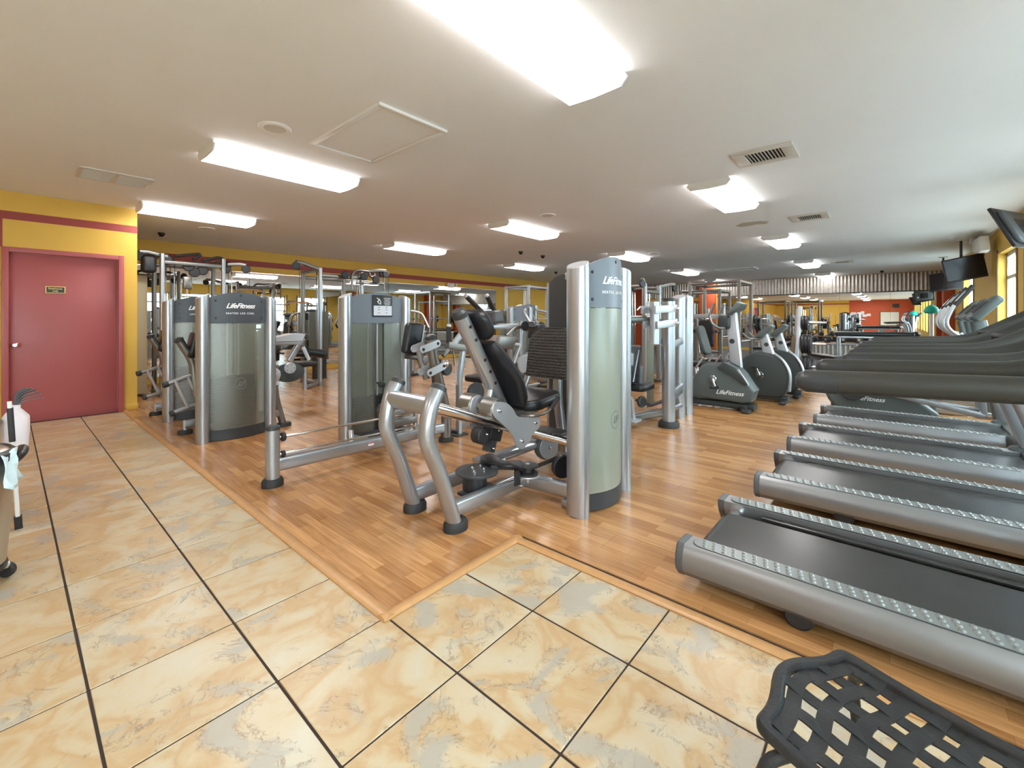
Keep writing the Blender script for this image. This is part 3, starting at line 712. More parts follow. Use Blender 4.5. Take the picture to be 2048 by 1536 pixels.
# ------------------------------------------------------------------ seated leg press (centre)
lp = thing('leg_press_machine', 'silver seated leg press with reclining black seat and tall pale frosted weight tower', 'leg press', (2.4, 2.0, 0))
tower(lp, 2.515, 3.135, 1.555, 1.70, 0.085, 'SEATED LEG PRESS', 'header_blue', 'frosted_pale', -1, 0.15, pw=0.060, pd=0.080, bul=0.10, rear=False)
m = MB(); nS = 12; vs = []; fs = []
for k in range(nS+1):
    s = -1 + 2*k/nS
    for z in (0.08, 1.66 + 0.07*(1-s*s)): vs += [(3.50 - 0.05*(1-s*s), 2.235 + s*0.255, z), (3.62, 2.235 + s*0.255, z)]
    if k:
        a, b = (k-1)*4, k*4; fs += [(a, b, b+2, a+2), (a+1, a+3, b+3, b+1), (a+2, b+2, b+3, a+3), (a, a+1, b+1, b)]
fs += [(0, 2, 3, 1), (nS*4, nS*4+1, nS*4+3, nS*4+2)]
m.add(vs, fs).build('foot_end_shroud', 'dark_grey', lp)
for yy in (1.975, 2.495): MB().tube([(3.56, yy, 0.004), (3.56, yy, 1.66)], 0.045, 16, r2=0.055, up=(0, 1, 0)).build('shroud_post', 'silver', lp)
for side, y in ((0, 2.02), (1, 2.43)):
    pts = [(1.700, y, 0.885), (1.645, y, 0.79), (1.617, y, 0.66), (1.632, y, 0.56), (1.722, y, 0.36), (1.836, y, 0.03)]
    lg = MB().tube(smooth_path([V(p) for p in pts], 5), 0.046, 18, r2=0.052, up=(0, 1, 0)).build('rear_leg', 'silver', lp)
    # dark curved cap on the top of the leg
    d = (V(pts[0]) - V(pts[1])).normalized()
    MB().sweep([V(pts[0]) - d*0.004, V(pts[0]) + d*0.022, V(pts[0]) + d*0.034], oval(0.048, 0.054, 18), (0, 1, 0), scales=[1, 0.97, 0.62]).build('leg_cap', 'dark_grey', lg)
    foot_pad(lg, (1.845, y), 0.085, 0.068, 0.062)
MB().tube([(1.655, 2.02, 0.79), (1.655, 2.43, 0.79)], 0.050, 18, r2=0.056).build('cross_tube', 'silver', lp)
# base beams
MB().bar([(1.80, 2.05, 0.115), (2.55, 2.045, 0.115)], 0.062, 0.10, 0.02).build('base_beam', 'silver', lp)
MB().bar([(1.80, 2.43, 0.115), (2.75, 2.43, 0.115)], 0.062, 0.10, 0.02).build('base_beam', 'silver', lp)
MB().bar([(2.545, 2.10, 0.115), (2.60, 1.60, 0.115)], 0.065, 0.105, 0.02).build('base_beam', 'silver', lp)
MB().bar([(2.70, 2.46, 0.15), (3.45, 2.38, 0.19)], 0.062, 0.09, 0.02).build('base_beam', 'silver', lp)
MB().bar([(3.42, 2.02, 0.05), (3.42, 2.52, 0.05)], 0.07, 0.08, 0.02).build('front_foot_beam', 'silver', lp)
for b in ((1.0, 0),): pass
bolt(lp, (2.48, 2.012, 0.14), (0, -1, 0), 0.008); bolt(lp, (2.48, 2.012, 0.09), (0, -1, 0), 0.008)
# chrome slide rails
for y in (2.09, 2.36): MB().tube([(1.66, y, 0.790), (3.36, y, 0.185)], 0.036, 18).build('slide_rail', 'chrome', lp)
# carriage: side plates, wheel covers, lock block
def curve_plate(pix, y, th, mt, name, parent):
    pts = smooth_path([GY(u, v, y) for u, v in pix] + [GY(pix[0][0], pix[0][1], y)], 4)[:-1]
    return MB().prism(pts, (0, 1, 0), th, 0.003, 1).build(name, mt, parent)
c5 = lambda x, y: (740 + x/3.7926, 700 + y/3.7926)
c4 = lambda x, y: (740 + x/3.84, 540 + y/3.84)
pl_pix = [c5(*p) for p in ((960, 392), (1030, 400), (1082, 445), (1110, 495), (1150, 512), (1205, 508), (1258, 492), (1290, 525), (1282, 585), (1232, 640), (1200, 700), (1155, 750), (1112, 732), (1080, 650), (1020, 580), (950, 515), (926, 455), (935, 410))]
cp = curve_plate(pl_pix, 2.045, 0.012, 'silver_light', 'carriage_plate', lp)
for p in ((982, 460), (1255, 552), (1155, 690)):
    q = GY(*c5(*p), 2.038); bolt(cp, q, (0, -1, 0), 0.011, 0.014)
for (xx, zz, r) in ((2.285, 0.668, 0.082),):
    MB().disc((xx, 2.115, zz), (0, 1, 0), r, 0.125, 0.006, 28).build('wheel_cover', 'taupe_metal', cp)
MB().disc((2.285, 2.335, 0.672), (0, 1, 0), 0.082, 0.125, 0.006, 28).build('wheel_cover', 'taupe_metal', cp)
MB().disc((2.285, 2.265, 0.672), (0, 1, 0), 0.078, 0.012, 0.003, 28).build('wheel_cover_face', 'silver_light', cp)
MB().tube([(2.285, 2.05, 0.668), (2.285, 2.40, 0.668)], 0.022, 12).build('axle', 'taupe_metal', cp)
pts = [V((p.x, 0, p.z)) for p in (GY(*c5(*q), 2.045) for q in ((1010, 560), (1090, 600), (1120, 700), (1080, 740), (1040, 700)))]
MB().prism([(p.x, 2.40, p.z) for p in pts], (0, 1, 0), 0.012, 0.003, 1).build('carriage_plate', 'silver', lp)
lb = MB().box((2.36, 2.22, 0.47), (0.13, 0.16, 0.10), Matrix.Rotation(math.radians(20), 4, 'Y'), bev=0.012).build('lock_block', 'black_plastic', lp)
MB().box((2.345, 2.20, 0.385), (0.06, 0.08, 0.10), Matrix.Rotation(math.radians(20), 4, 'Y'), bev=0.006).build('lock_pin_housing', 'dark_grey', lb)
MB().disc((2.245, 2.20, 0.475), (0, 1, 0), 0.062, 0.09, 0.01, 24).build('roller_wheel', 'black_rubber', lb)
bolt(lb, (2.33, 2.15, 0.37), (0, -1, 0), 0.008); bolt(lb, (2.38, 2.15, 0.49), (0, -1, 0), 0.008); bolt(lb, (2.25, 2.14, 0.49), (0, -1, 0), 0.008)
# backrest frame: oval tube with adjustment holes
A = V((2.052, 2.20, 1.325)); B = V((2.50, 2.20, 0.60)); dd = (B-A).normalized()
bf = MB().tube([A, B], 0.050, 20, r2=0.060, up=(0, 1, 0)).build('backrest_frame', 'silver', lp)
MB().sweep([A + dd*0.004, A - dd*0.03, A - dd*0.05], oval(0.052, 0.062, 20), (0, 1, 0), scales=[1, 1, 0.7]).build('frame_cap', 'dark_grey', bf)
L = (B-A).length; nrm = V((-dd.z, 0, dd.x)); side_ = V((0, -1, 0))
for k, f_ in enumerate((0.10, 0.225, 0.425, 0.545, 0.665)):
    p = A + dd*(L*f_) + side_*0.058 + V((-0.006, 0, 0)); MB().disc(p, (0, -1, 0), 0.0125, 0.008, 0.001, 14).build('adjustment_hole', 'black_plastic', bf)
MB().bar([(2.36, 2.20, 0.80), (2.33, 2.20, 0.72), (2.33, 2.20, 0.64)], 0.075, 0.06, 0.02, 0.04, up=(1, 0, 0)).build('pivot_bracket', 'silver', bf)
# pads
nb = V((-dd.z, 0, dd.x)).normalized()
if nb.x < 0: nb = -nb
c = A + dd*0.135 + nb*0.105; hp_ = MB().pad(c, 0.27, 0.235, 0.075, (0, 1, 0), dd, 0.09, 0.028).build('head_pad', 'vinyl', lp)
MB().pad(c + nb*0.037, 0.17, 0.15, 0.014, (0, 1, 0), dd, 0.06, 0.006).build('pad_inset', 'vinyl_grey', hp_)
# back pad: contoured, wider and deeper at the bottom
secs = []; nS = 12
for k in range(nS+1):
    s = k/nS; base = A + dd*(0.275 + 0.545*s); wd_ = 0.125 + 0.075*min(1, s*1.6)**1.2; lift = 0.075 + 0.055*math.sin(math.pi*min(1, 0.25+s*0.75)) * (0.4 + s)
    th = 0.085*(0.55 if k in (0, nS) else 1.0); secs.append((base + nb*lift, wd_*(0.9 if k in (0, nS) else 1.0), th))
m = MB(); vs = []; fs = []; K = 16
for (cc, hw_, th) in secs:
    for (a, b) in rrect(2*hw_, th, th*0.48, 3): vs.append(cc + V((0, 1, 0))*a + nb*b)
for r in range(nS):
    for a in range(K): fs.append((r*K+a, r*K+(a+1) % K, (r+1)*K+(a+1) % K, (r+1)*K+a))
fs += [tuple(range(K-1, -1, -1)), tuple(nS*K+a for a in range(K))]
bp_ = m.add(vs, fs).build('back_pad', 'vinyl', lp, ang=50)
m = MB(); vs = []; fs = []
for (cc, hw_, th) in secs[1:-1]:
    for (a, b) in ((-hw_*0.62, th*0.5-0.004), (-hw_*0.55, th*0.5+0.008), (hw_*0.55, th*0.5+0.008), (hw_*0.62, th*0.5-0.004)): vs.append(cc + V((0, 1, 0))*a + nb*b)
for r in range(len(secs)-3):
    for a in range(3): fs.append((r*4+a, r*4+a+1, (r+1)*4+a+1, (r+1)*4+a))
m.add(vs, fs).build('pad_inset', 'vinyl_grey', bp_, ang=50)
# seat pad with rounded front
m = MB(); out = []
for (a, b) in rrect(0.44, 0.42, 0.12, 5): out.append(V((2.83 + a, 2.21 + b, 0.655 + a*0.10)))
m.prism(out, (-0.1, 0, 1), 0.085, 0.032, 3); m.build('seat_pad', 'vinyl', lp)
MB().box((2.66, 2.21, 0.585), (0.30, 0.22, 0.05), bev=0.01).build('seat_frame', 'taupe_metal', lp)
for y in (2.00, 2.42):
    hb = MB().tube(fillet([(2.56, 2.21, 0.575), (2.62, y, 0.575), (2.80, y, 0.580), (2.92, y, 0.665)], 0.06), 0.013, 10).build('handle', 'taupe_metal', lp)
    MB().tube([(2.83, y, 0.600), (2.935, y, 0.676)], 0.019, 12).build('grip', 'black_rubber', hb)
# foot plate: curved black treaded board facing the seat
m = MB(); vs = []; fs = []; nv = 10; nh = 12
for i in range(nv+1):
    z = 0.78 + 0.45*i/nv; wv = 0.285 if i < nv-3 else 0.285*math.sqrt(max(0.05, 1-((i-(nv-3))/3.6)**2))
    for j in range(nh+1):
        s = -1 + 2*j/nh; vs.append((3.24 - 0.035*(1-s*s) + (z-1.0)*0.18, 2.26 + s*wv, z))
o_ = len(vs); vs += [(p[0]+0.03, p[1], p[2]) for p in vs]
W_ = nh+1
for i in range(nv):
    for j in range(nh):
        a = i*W_+j; fs += [(a, a+1, a+W_+1, a+W_), (o_+a+W_, o_+a+W_+1, o_+a+1, o_+a)]
for i in range(nv):
    for j in (0, nh):
        a = i*W_+j; fs.append((a, a+W_, o_+a+W_, o_+a))
for j in range(nh):
    for i in (0, nv):
        a = i*W_+j; fs.append((a, a+1, o_+a+1, o_+a))
m.add(vs, fs).build('foot_plate', 'foot_tread', lp)
MB().bar([(3.33, 2.26, 1.10), (3.31, 2.26, 0.60), (3.42, 2.26, 0.08)], 0.08, 0.07, 0.02, 0.1, up=(1, 0, 0)).build('foot_plate_post', 'silver', lp)
MB().box((3.10, 2.22, 0.335), (0.34, 0.32, 0.03), Matrix.Rotation(math.radians(8), 4, 'Y'), bev=0.006).build('lower_step', 'foot_tread', lp)
MB().box((2.98, 2.22, 0.275), (0.16, 0.10, 0.02), Matrix.Rotation(math.radians(15), 4, 'Y'), bev=0.004).build('step_bracket', 'silver_light', lp)
# drive: pulleys, cam plate, belts near the floor
MB().disc((2.17, 2.16, 0.245), (0.02, 0, 1), 0.150, 0.018, 0.004, 36).build('cam_plate', 'dark_grey', lp)
c5p = [GZ(*c5(*p), 0.275) for p in ((838, 812), (918, 790), (965, 815), (1000, 842), (1060, 850), (1140, 842), (1166, 880), (1150, 910), (1100, 888), (1020, 886), (940, 872), (850, 846))]
MB().prism(smooth_path(c5p + [c5p[0]], 3)[:-1], (0, 0, 1), 0.022, 0.005, 2).build('cam_band', 'black_plastic', lp)
MB().box(c5p[7] + V((-0.01, 0.03, -0.06)), (0.05, 0.02, 0.10), bev=0.004).build('band_tab', 'black_plastic', lp)
for (a, b) in ((2.12, 2.13), (2.17, 2.20), (2.20, 2.12), (2.23, 2.18)): bolt(lp, (a, b, 0.255), (0, 0, 1), 0.008)
MB().disc((2.15, 2.16, 0.175), (0, 0, 1), 0.085, 0.11, 0.01, 28).build('cam_hub', 'black_plastic', lp)
MB().bar([(2.03, 2.16, 0.12), (2.30, 2.16, 0.12)], 0.09, 0.02, 0.004).build('cam_mount', 'dark_grey', lp)
pr_ = MB().lathe([(0.075, -0.03), (0.075, -0.022), (0.05, -0.012), (0.05, 0.012), (0.075, 0.022), (0.075, 0.03), (0.02, 0.034)], (2.44, 1.92, 0.245), (0, 0, 1), 28).build('pulley', 'black_plastic', lp)
MB().disc((2.44, 1.92, 0.205), (0, 0, 1), 0.085, 0.010, 0.002, 28).build('pulley_guard', 'silver_light', pr_)
MB().tube([(2.44, 1.92, 0.15), (2.44, 1.92, 0.285)], 0.016, 10).build('pulley_post', 'silver', pr_)
MB().disc((2.93, 2.12, 0.255), (0.35, 1, 0), 0.098, 0.06, 0.008, 30).build('wheel_guard', 'mid_grey', lp)
MB().disc((2.93, 2.086, 0.255), (0.35, 1, 0), 0.092, 0.012, 0.003, 30).build('wheel_guard_face', 'silver_light', lp); bolt(lp, (2.925, 2.078, 0.255), (-0.35, -1, 0), 0.009)
MB().disc((2.70, 1.80, 0.225), (0.5, 1, 0), 0.085, 0.045, 0.008, 28).build('pulley', 'black_plastic', lp)
MB().bar([(2.25, 2.10, 0.262), (2.42, 1.955, 0.25)], 0.004, 0.03, 0.001).build('belt', 'black_rubber', lp)
MB().bar([(2.50, 1.90, 0.25), (2.70, 1.84, 0.28)], 0.004, 0.03, 0.001).build('belt', 'black_rubber', lp)
MB().bar([(2.30, 2.30, 0.25), (2.98, 2.16, 0.285)], 0.10, 0.035, 0.008).build('drive_strut', 'silver', lp)
MB().box((2.42, 2.00, 0.20), (0.05, 0.02, 0.10), bev=0.003).build('tab', 'black_plastic', lp)
# ------------------------------------------------------------------ tower machine behind it with floor rods (seated calf/leg machine)
m2 = thing('seated_row_machine', 'silver weight machine with low floor beam, two chrome rods and linked black back pad', 'weight machine', (2.3, 3.8, 0))
tower(m2, 2.285, 3.02, 4.17, 1.575, 0.055, '', 'header_blue', 'frosted', -1, 0.17, slot=True, stackz=0.42)
pc = MB().box((2.70, 4.128, 1.445), (0.245, 0.008, 0.235), bev=0.002).build('instruction_placard', 'dark_grey', m2)
MB().box((2.70, 4.1225, 1.395), (0.225, 0.004, 0.105)).build('placard_sheet', 'paper', pc)
for k in range(6): MB().box((2.755, 4.1225, 1.530-k*0.014), (0.085 - 0.01*(k % 3), 0.003, 0.004)).build('placard_line', 'white_print', pc)
for p in (((2.625, 1.53), (2.655, 1.515), (2.635, 1.49), (2.66, 1.465)), ((2.655, 1.515), (2.672, 1.49), (2.672, 1.462))): MB().tube([(a, 4.122, z) for a, z in p], 0.0055, 6).build('placard_figure', 'white_print', pc)
for (a, z) in ((2.65, 1.43), (2.65, 1.405), (2.65, 1.37), (2.745, 1.43), (2.745, 1.405), (2.745, 1.37)): MB().box((a, 4.120, z), (0.022, 0.002, 0.006)).build('placard_figure', 'mid_grey', pc)
fp_ = MB().tube([(1.372, 3.61, 0.03), (1.372, 3.61, 0.445)], 0.052, 20, r2=0.052).build('end_post', 'silver', m2)
MB().sweep([(1.372, 3.61, 0.442), (1.372, 3.61, 0.465), (1.372, 3.61, 0.475)], oval(0.054, 0.054, 20), (0, 1, 0), scales=[1, 0.98, 0.75]).build('post_cap', 'dark_grey', fp_)
foot_pad(fp_, (1.372, 3.61), 0.080, 0.070, 0.065)
MB().bar([(1.40, 3.61, 0.165), (3.06, 3.56, 0.150)], 0.075, 0.105, 0.02).build('floor_beam', 'silver', m2)
stk_ = MB().box((2.20, 3.548, 0.165), (0.055, 0.002, 0.028)).build('warning_sticker', 'white_print', m2); MB().box((2.20, 3.5465, 0.173), (0.055, 0.002, 0.008)).build('sticker_band', 'red_print', stk_)
for (z0, z1) in ((0.375, 0.37), (0.240, 0.235)):
    MB().tube([(1.40, 3.60, z0), (2.96, 3.56, z1)], 0.011, 10).build('chrome_rod', 'chrome', m2)
    MB().disc((1.447, 3.60, z0), (1, 0, 0), 0.036 if z0 > 0.3 else 0.026, 0.03, 0.006, 18).build('bumper', 'black_rubber', m2)
for x in (2.44, 2.72):
    cu_ = MB().bar([(x, 3.575, 0.20), (x, 3.575, 0.46)], 0.05, 0.035, 0.012, up=(1, 0, 0)).build('carriage_upright', 'silver', m2); MB().box((x, 3.575, 0.47), (0.055, 0.042, 0.035), bev=0.006).build('upright_cap', 'dark_grey', cu_)
MB().bar([(2.30, 3.56, 0.40), (2.74, 3.56, 0.42)], 0.04, 0.05, 0.012).build('carriage_bar', 'silver', m2)
MB().box((2.58, 3.60, 0.30), (0.30, 0.10, 0.07), bev=0.012).build('carriage_block', 'taupe_metal', m2)
MB().disc((2.38, 3.62, 0.42), (0, 1, 0), 0.085, 0.05, 0.008, 26).build('pulley', 'black_plastic', m2)
MB().lathe([(0.012, 0), (0.012, 0.10), (0.032, 0.11), (0.036, 0.14), (0.03, 0.17), (0.01, 0.175)], (2.63, 4.12, 0.62), (-0.25, -1, 0), 16).build('selector_knob', 'black_plastic', m2)
MB().tube([(2.255, 3.98, 0.045), (2.285, 4.06, 0.18)], 0.03, 12).build('tower_brace', 'silver', m2)
MB().bar([(2.30, 4.12, 0.10), (2.34, 3.60, 0.12)], 0.06, 0.07, 0.015).build('tower_link_beam', 'silver', m2)
# column with linkage and pad (right end)
colp = [GY(u, v, 3.55) for u, v in ((862, 678), (868, 722), (884, 790), (892, 830), (892, 882))]
cm = MB().tube(smooth_path(colp, 5), 0.055, 18, r2=0.055).build('seat_column', 'taupe_metal', m2)
d = (colp[0]-colp[1]).normalized(); MB().sweep([colp[0]-d*0.004, colp[0]+d*0.03, colp[0]+d*0.045], oval(0.057, 0.057, 18), (0, 1, 0), scales=[1, 1, 0.7]).build('post_cap', 'dark_grey', cm)
foot_pad(cm, (colp[-1].x, 3.55), 0.085, 0.075, 0.05)
tp = [GY(u, v, 3.66) for u, v in ((836, 694), (845, 728), (853, 757))]
MB().tube([tp[0], tp[2]], 0.036, 16).build('pad_tube', 'silver', m2)
for (a, b) in (((847, 699), (876, 687)), ((861, 746), (888, 732))):
    p, q = GY(a[0], a[1], 3.47), GY(b[0], b[1], 3.47); dx_ = (q-p).normalized(); nn = V((-dx_.z, 0, dx_.x))
    out = [p + nn*0.038*math.cos(t) - dx_*0.038*math.sin(t) for t in [math.pi*k/8 for k in range(9)]] + [q - nn*0.038*math.cos(t) + dx_*0.038*math.sin(t) for t in [math.pi*k/8 for k in range(9)]]
    for yy in (3.475, 3.625):
        lk = MB().prism([V((o.x, yy, o.z)) for o in out], (0, 1, 0), 0.012, 0.002, 1).build('link_plate', 'silver_light', m2)
        if yy < 3.5:
            for w_ in (p, q): bolt(lk, V((w_.x, yy-0.006, w_.z)), (0, -1, 0), 0.012, 0.01, 'dark_grey')
MB().bar([GY(846, 722, 3.62), GY(866, 713, 3.58)], 0.05, 0.06, 0.01).build('link_block', 'silver', m2)
pq = [GY(u, v, 3.75) for u, v in ((814, 645), (846, 646), (836, 712), (804, 706))]
cc = (pq[0]+pq[1]+pq[2]+pq[3])/4
MB().prism(pq, (0, 1, 0), 0.10, 0.035, 3).build('back_pad', 'vinyl', m2)
MB().bar([GY(848, 650, 3.79), GY(838, 712, 3.79)], 0.02, 0.03).build('pad_frame', 'silver_light', m2)
MB().bar([GY(806, 712, 3.80), GY(838, 716, 3.80), GY(842, 735, 3.75)], 0.05, 0.05, 0.015).build('pad_arm', 'taupe_metal', m2)
MB().tube([GY(868, 770, 3.57), GY(866, 746, 3.65), GY(880, 720, 3.7)], 0.02, 8).build('linkage_rod', 'black_plastic', m2)
MB().ball(GY(890, 728, 3.5), 0.045, 14).build('selector_knob', 'chrome', m2)
MB().disc(GY(893, 738, 3.58), (0, 1, 0), 0.07, 0.05, 0.01, 20).build('pivot_disc', 'dark_grey', m2)
# ------------------------------------------------------------------ seated leg curl and its twin tower
def leg_machine(dy, label, title, full=True):
    t = thing('leg_curl_machine' if full else 'leg_extension_machine', label, 'weight machine', (1.7, 5.4+dy, 0))
    tower(t, 1.355, 2.02, 5.40+dy, 1.575, 0.065, title, 'header_grey', 'frosted', -1, 0.34)
    y = 5.98 + dy
    k = 0.0
    P = lambda u, v: GY(u, v, 5.98) + V((0, dy, 0))
    # roller arm frame that sticks out past the tower
    b = MB().bar([P(333, 768), P(392, 748)], 0.055, 0.045, 0.02).build('roller_bar', 'silver', t)
    MB().disc(P(331, 769), (1, 0, 0.2), 0.036, 0.06, 0.01, 16).build('bar_cap', 'dark_grey', b)
    for (p, q) in (((349, 760), (376, 815)), ((374, 752), (400, 806))): MB().bar([P(*p), P(*q)], 0.06, 0.03, 0.01).build('roller_link', 'silver_light', t)
    b = MB().bar([P(346, 826), P(392, 810)], 0.05, 0.05, 0.02).build('foot_bar', 'silver', t); MB().disc(P(344, 827), (1, 0, 0.2), 0.034, 0.05, 0.01, 16).build('bar_cap', 'dark_grey', b)
    b = MB().tube([P(360, 683), P(386, 722), P(392, 790)], 0.042, 14, fil=0.1).build('seat_mast', 'taupe_metal', t)
    MB().disc(P(358, 680), (-0.5, 0, 0.8), 0.046, 0.06, 0.016, 16).build('mast_cap', 'dark_grey', b)
    MB().pad(P(386, 690), 0.22, 0.30, 0.08, (0, 1, 0), (0.2, 0, 1), 0.06).build('seat_back_pad', 'vinyl', t)
    MB().bar([(1.33, y, 0.115), (2.15, y-0.1, 0.115)], 0.07, 0.09, 0.02).build('floor_beam', 'silver', t)
    b = MB().tube([(1.335, y, 0.03), (1.335, y, 0.16)], 0.022, 12).build('levelling_leg', 'silver_light', t); foot_pad(b, (1.335, y), 0.075, 0.065, 0.05)
    # user side: cam, lever arm, disc, leg
    Q = lambda u, v, yy=5.52: GY(u, v, yy) + V((0, dy, 0))
    m = MB(); cpt = Q(578, 742); el = [(cpt.x + 0.185*math.cos(a) , cpt.y, cpt.z - 0.02 + 0.115*math.sin(a)) for a in [2*math.pi*k/28 for k in range(28)]]
    m.prism(el, (0, 1, 0), 0.03, 0.006, 2); m.build('cam_plate', 'slate_dark', t)
    dp = Q(580, 736, 5.48); d_ = MB().disc(dp, (0, 1, 0), 0.068, 0.035, 0.005, 28).build('pivot_disc', 'silver_light', t)
    for k in range(5): bolt(d_, dp + V((0.045*math.cos(k*1.257), -0.018, 0.045*math.sin(k*1.257))), (0, -1, 0), 0.004, 0.004, 'dark_grey')
    MB().bar([Q(578, 722), Q(606, 674)], 0.075, 0.06, 0.025, up=(0, 1, 0)).build('lever_arm', 'silver', t)
    MB().disc(Q(610, 672), (0.6, 0, 0.8), 0.045, 0.06, 0.01, 18).build('lever_cap', 'dark_grey', t)
    MB().bar([Q(537, 686), Q(598, 684)], 0.10, 0.055, 0.012).build('thigh_beam', 'silver_light', t)
    MB().prism([Q(537, 676), Q(578, 667), Q(606, 667), Q(600, 682), Q(537, 684)], (0, 1, 0), 0.16, 0.006, 1).build('thigh_shroud', 'silver_light', t)
    MB().bar([Q(606, 694, 5.42), Q(618, 720, 5.42)], 0.045, 0.015, 0.007, up=(0, 1, 0)).build('link_plate', 'silver_light', t)
    MB().tube([Q(616, 704), Q(646, 708)], 0.055, 16).build('roller_pad', 'vinyl', t)
    MB().disc(Q(648, 708), (1, 0, -0.1), 0.06, 0.05, 0.016, 18).build('roller_end', 'black_rubber', t)
    MB().prism([Q(530, 736), Q(552, 736), Q(558, 742), Q(559, 750), Q(555, 760), Q(530, 762)], (0, 1, 0), 0.10, 0.01, 2).build('counterweight_cover', 'silver_light', t)
    st_ = MB().box(Q(549, 747, 5.45)+V((0, 0.015, 0)), (0.055, 0.004, 0.03)).build('warning_sticker', 'white_print', t); MB().box(Q(549, 745, 5.45)+V((0, 0.012, 0)), (0.055, 0.003, 0.008)).build('sticker_band', 'red_print', st_)
    lg = MB().tube([Q(549, 770), Q(552, 800), Q(566, 848)], 0.040, 14, fil=0.08).build('front_leg', 'taupe_metal', t); f = Q(568, 854); foot_pad(lg, (f.x, f.y), 0.085, 0.07, 0.05)
    MB().disc(Q(544, 798), (0, 1, 0), 0.065, 0.05, 0.01, 22).build('pulley', 'dark_grey', t)
    MB().bar([Q(530, 828), Q(556, 826)], 0.07, 0.09, 0.02).build('front_beam', 'silver', t)
    return t
leg_machine(0.0, 'silver seated leg curl machine with grey lettered frosted weight tower', 'SEATED LEG CURL')
leg_machine(1.47, 'silver leg extension machine behind the seated leg curl tower, half hidden', 'LEG EXTENSION', False)
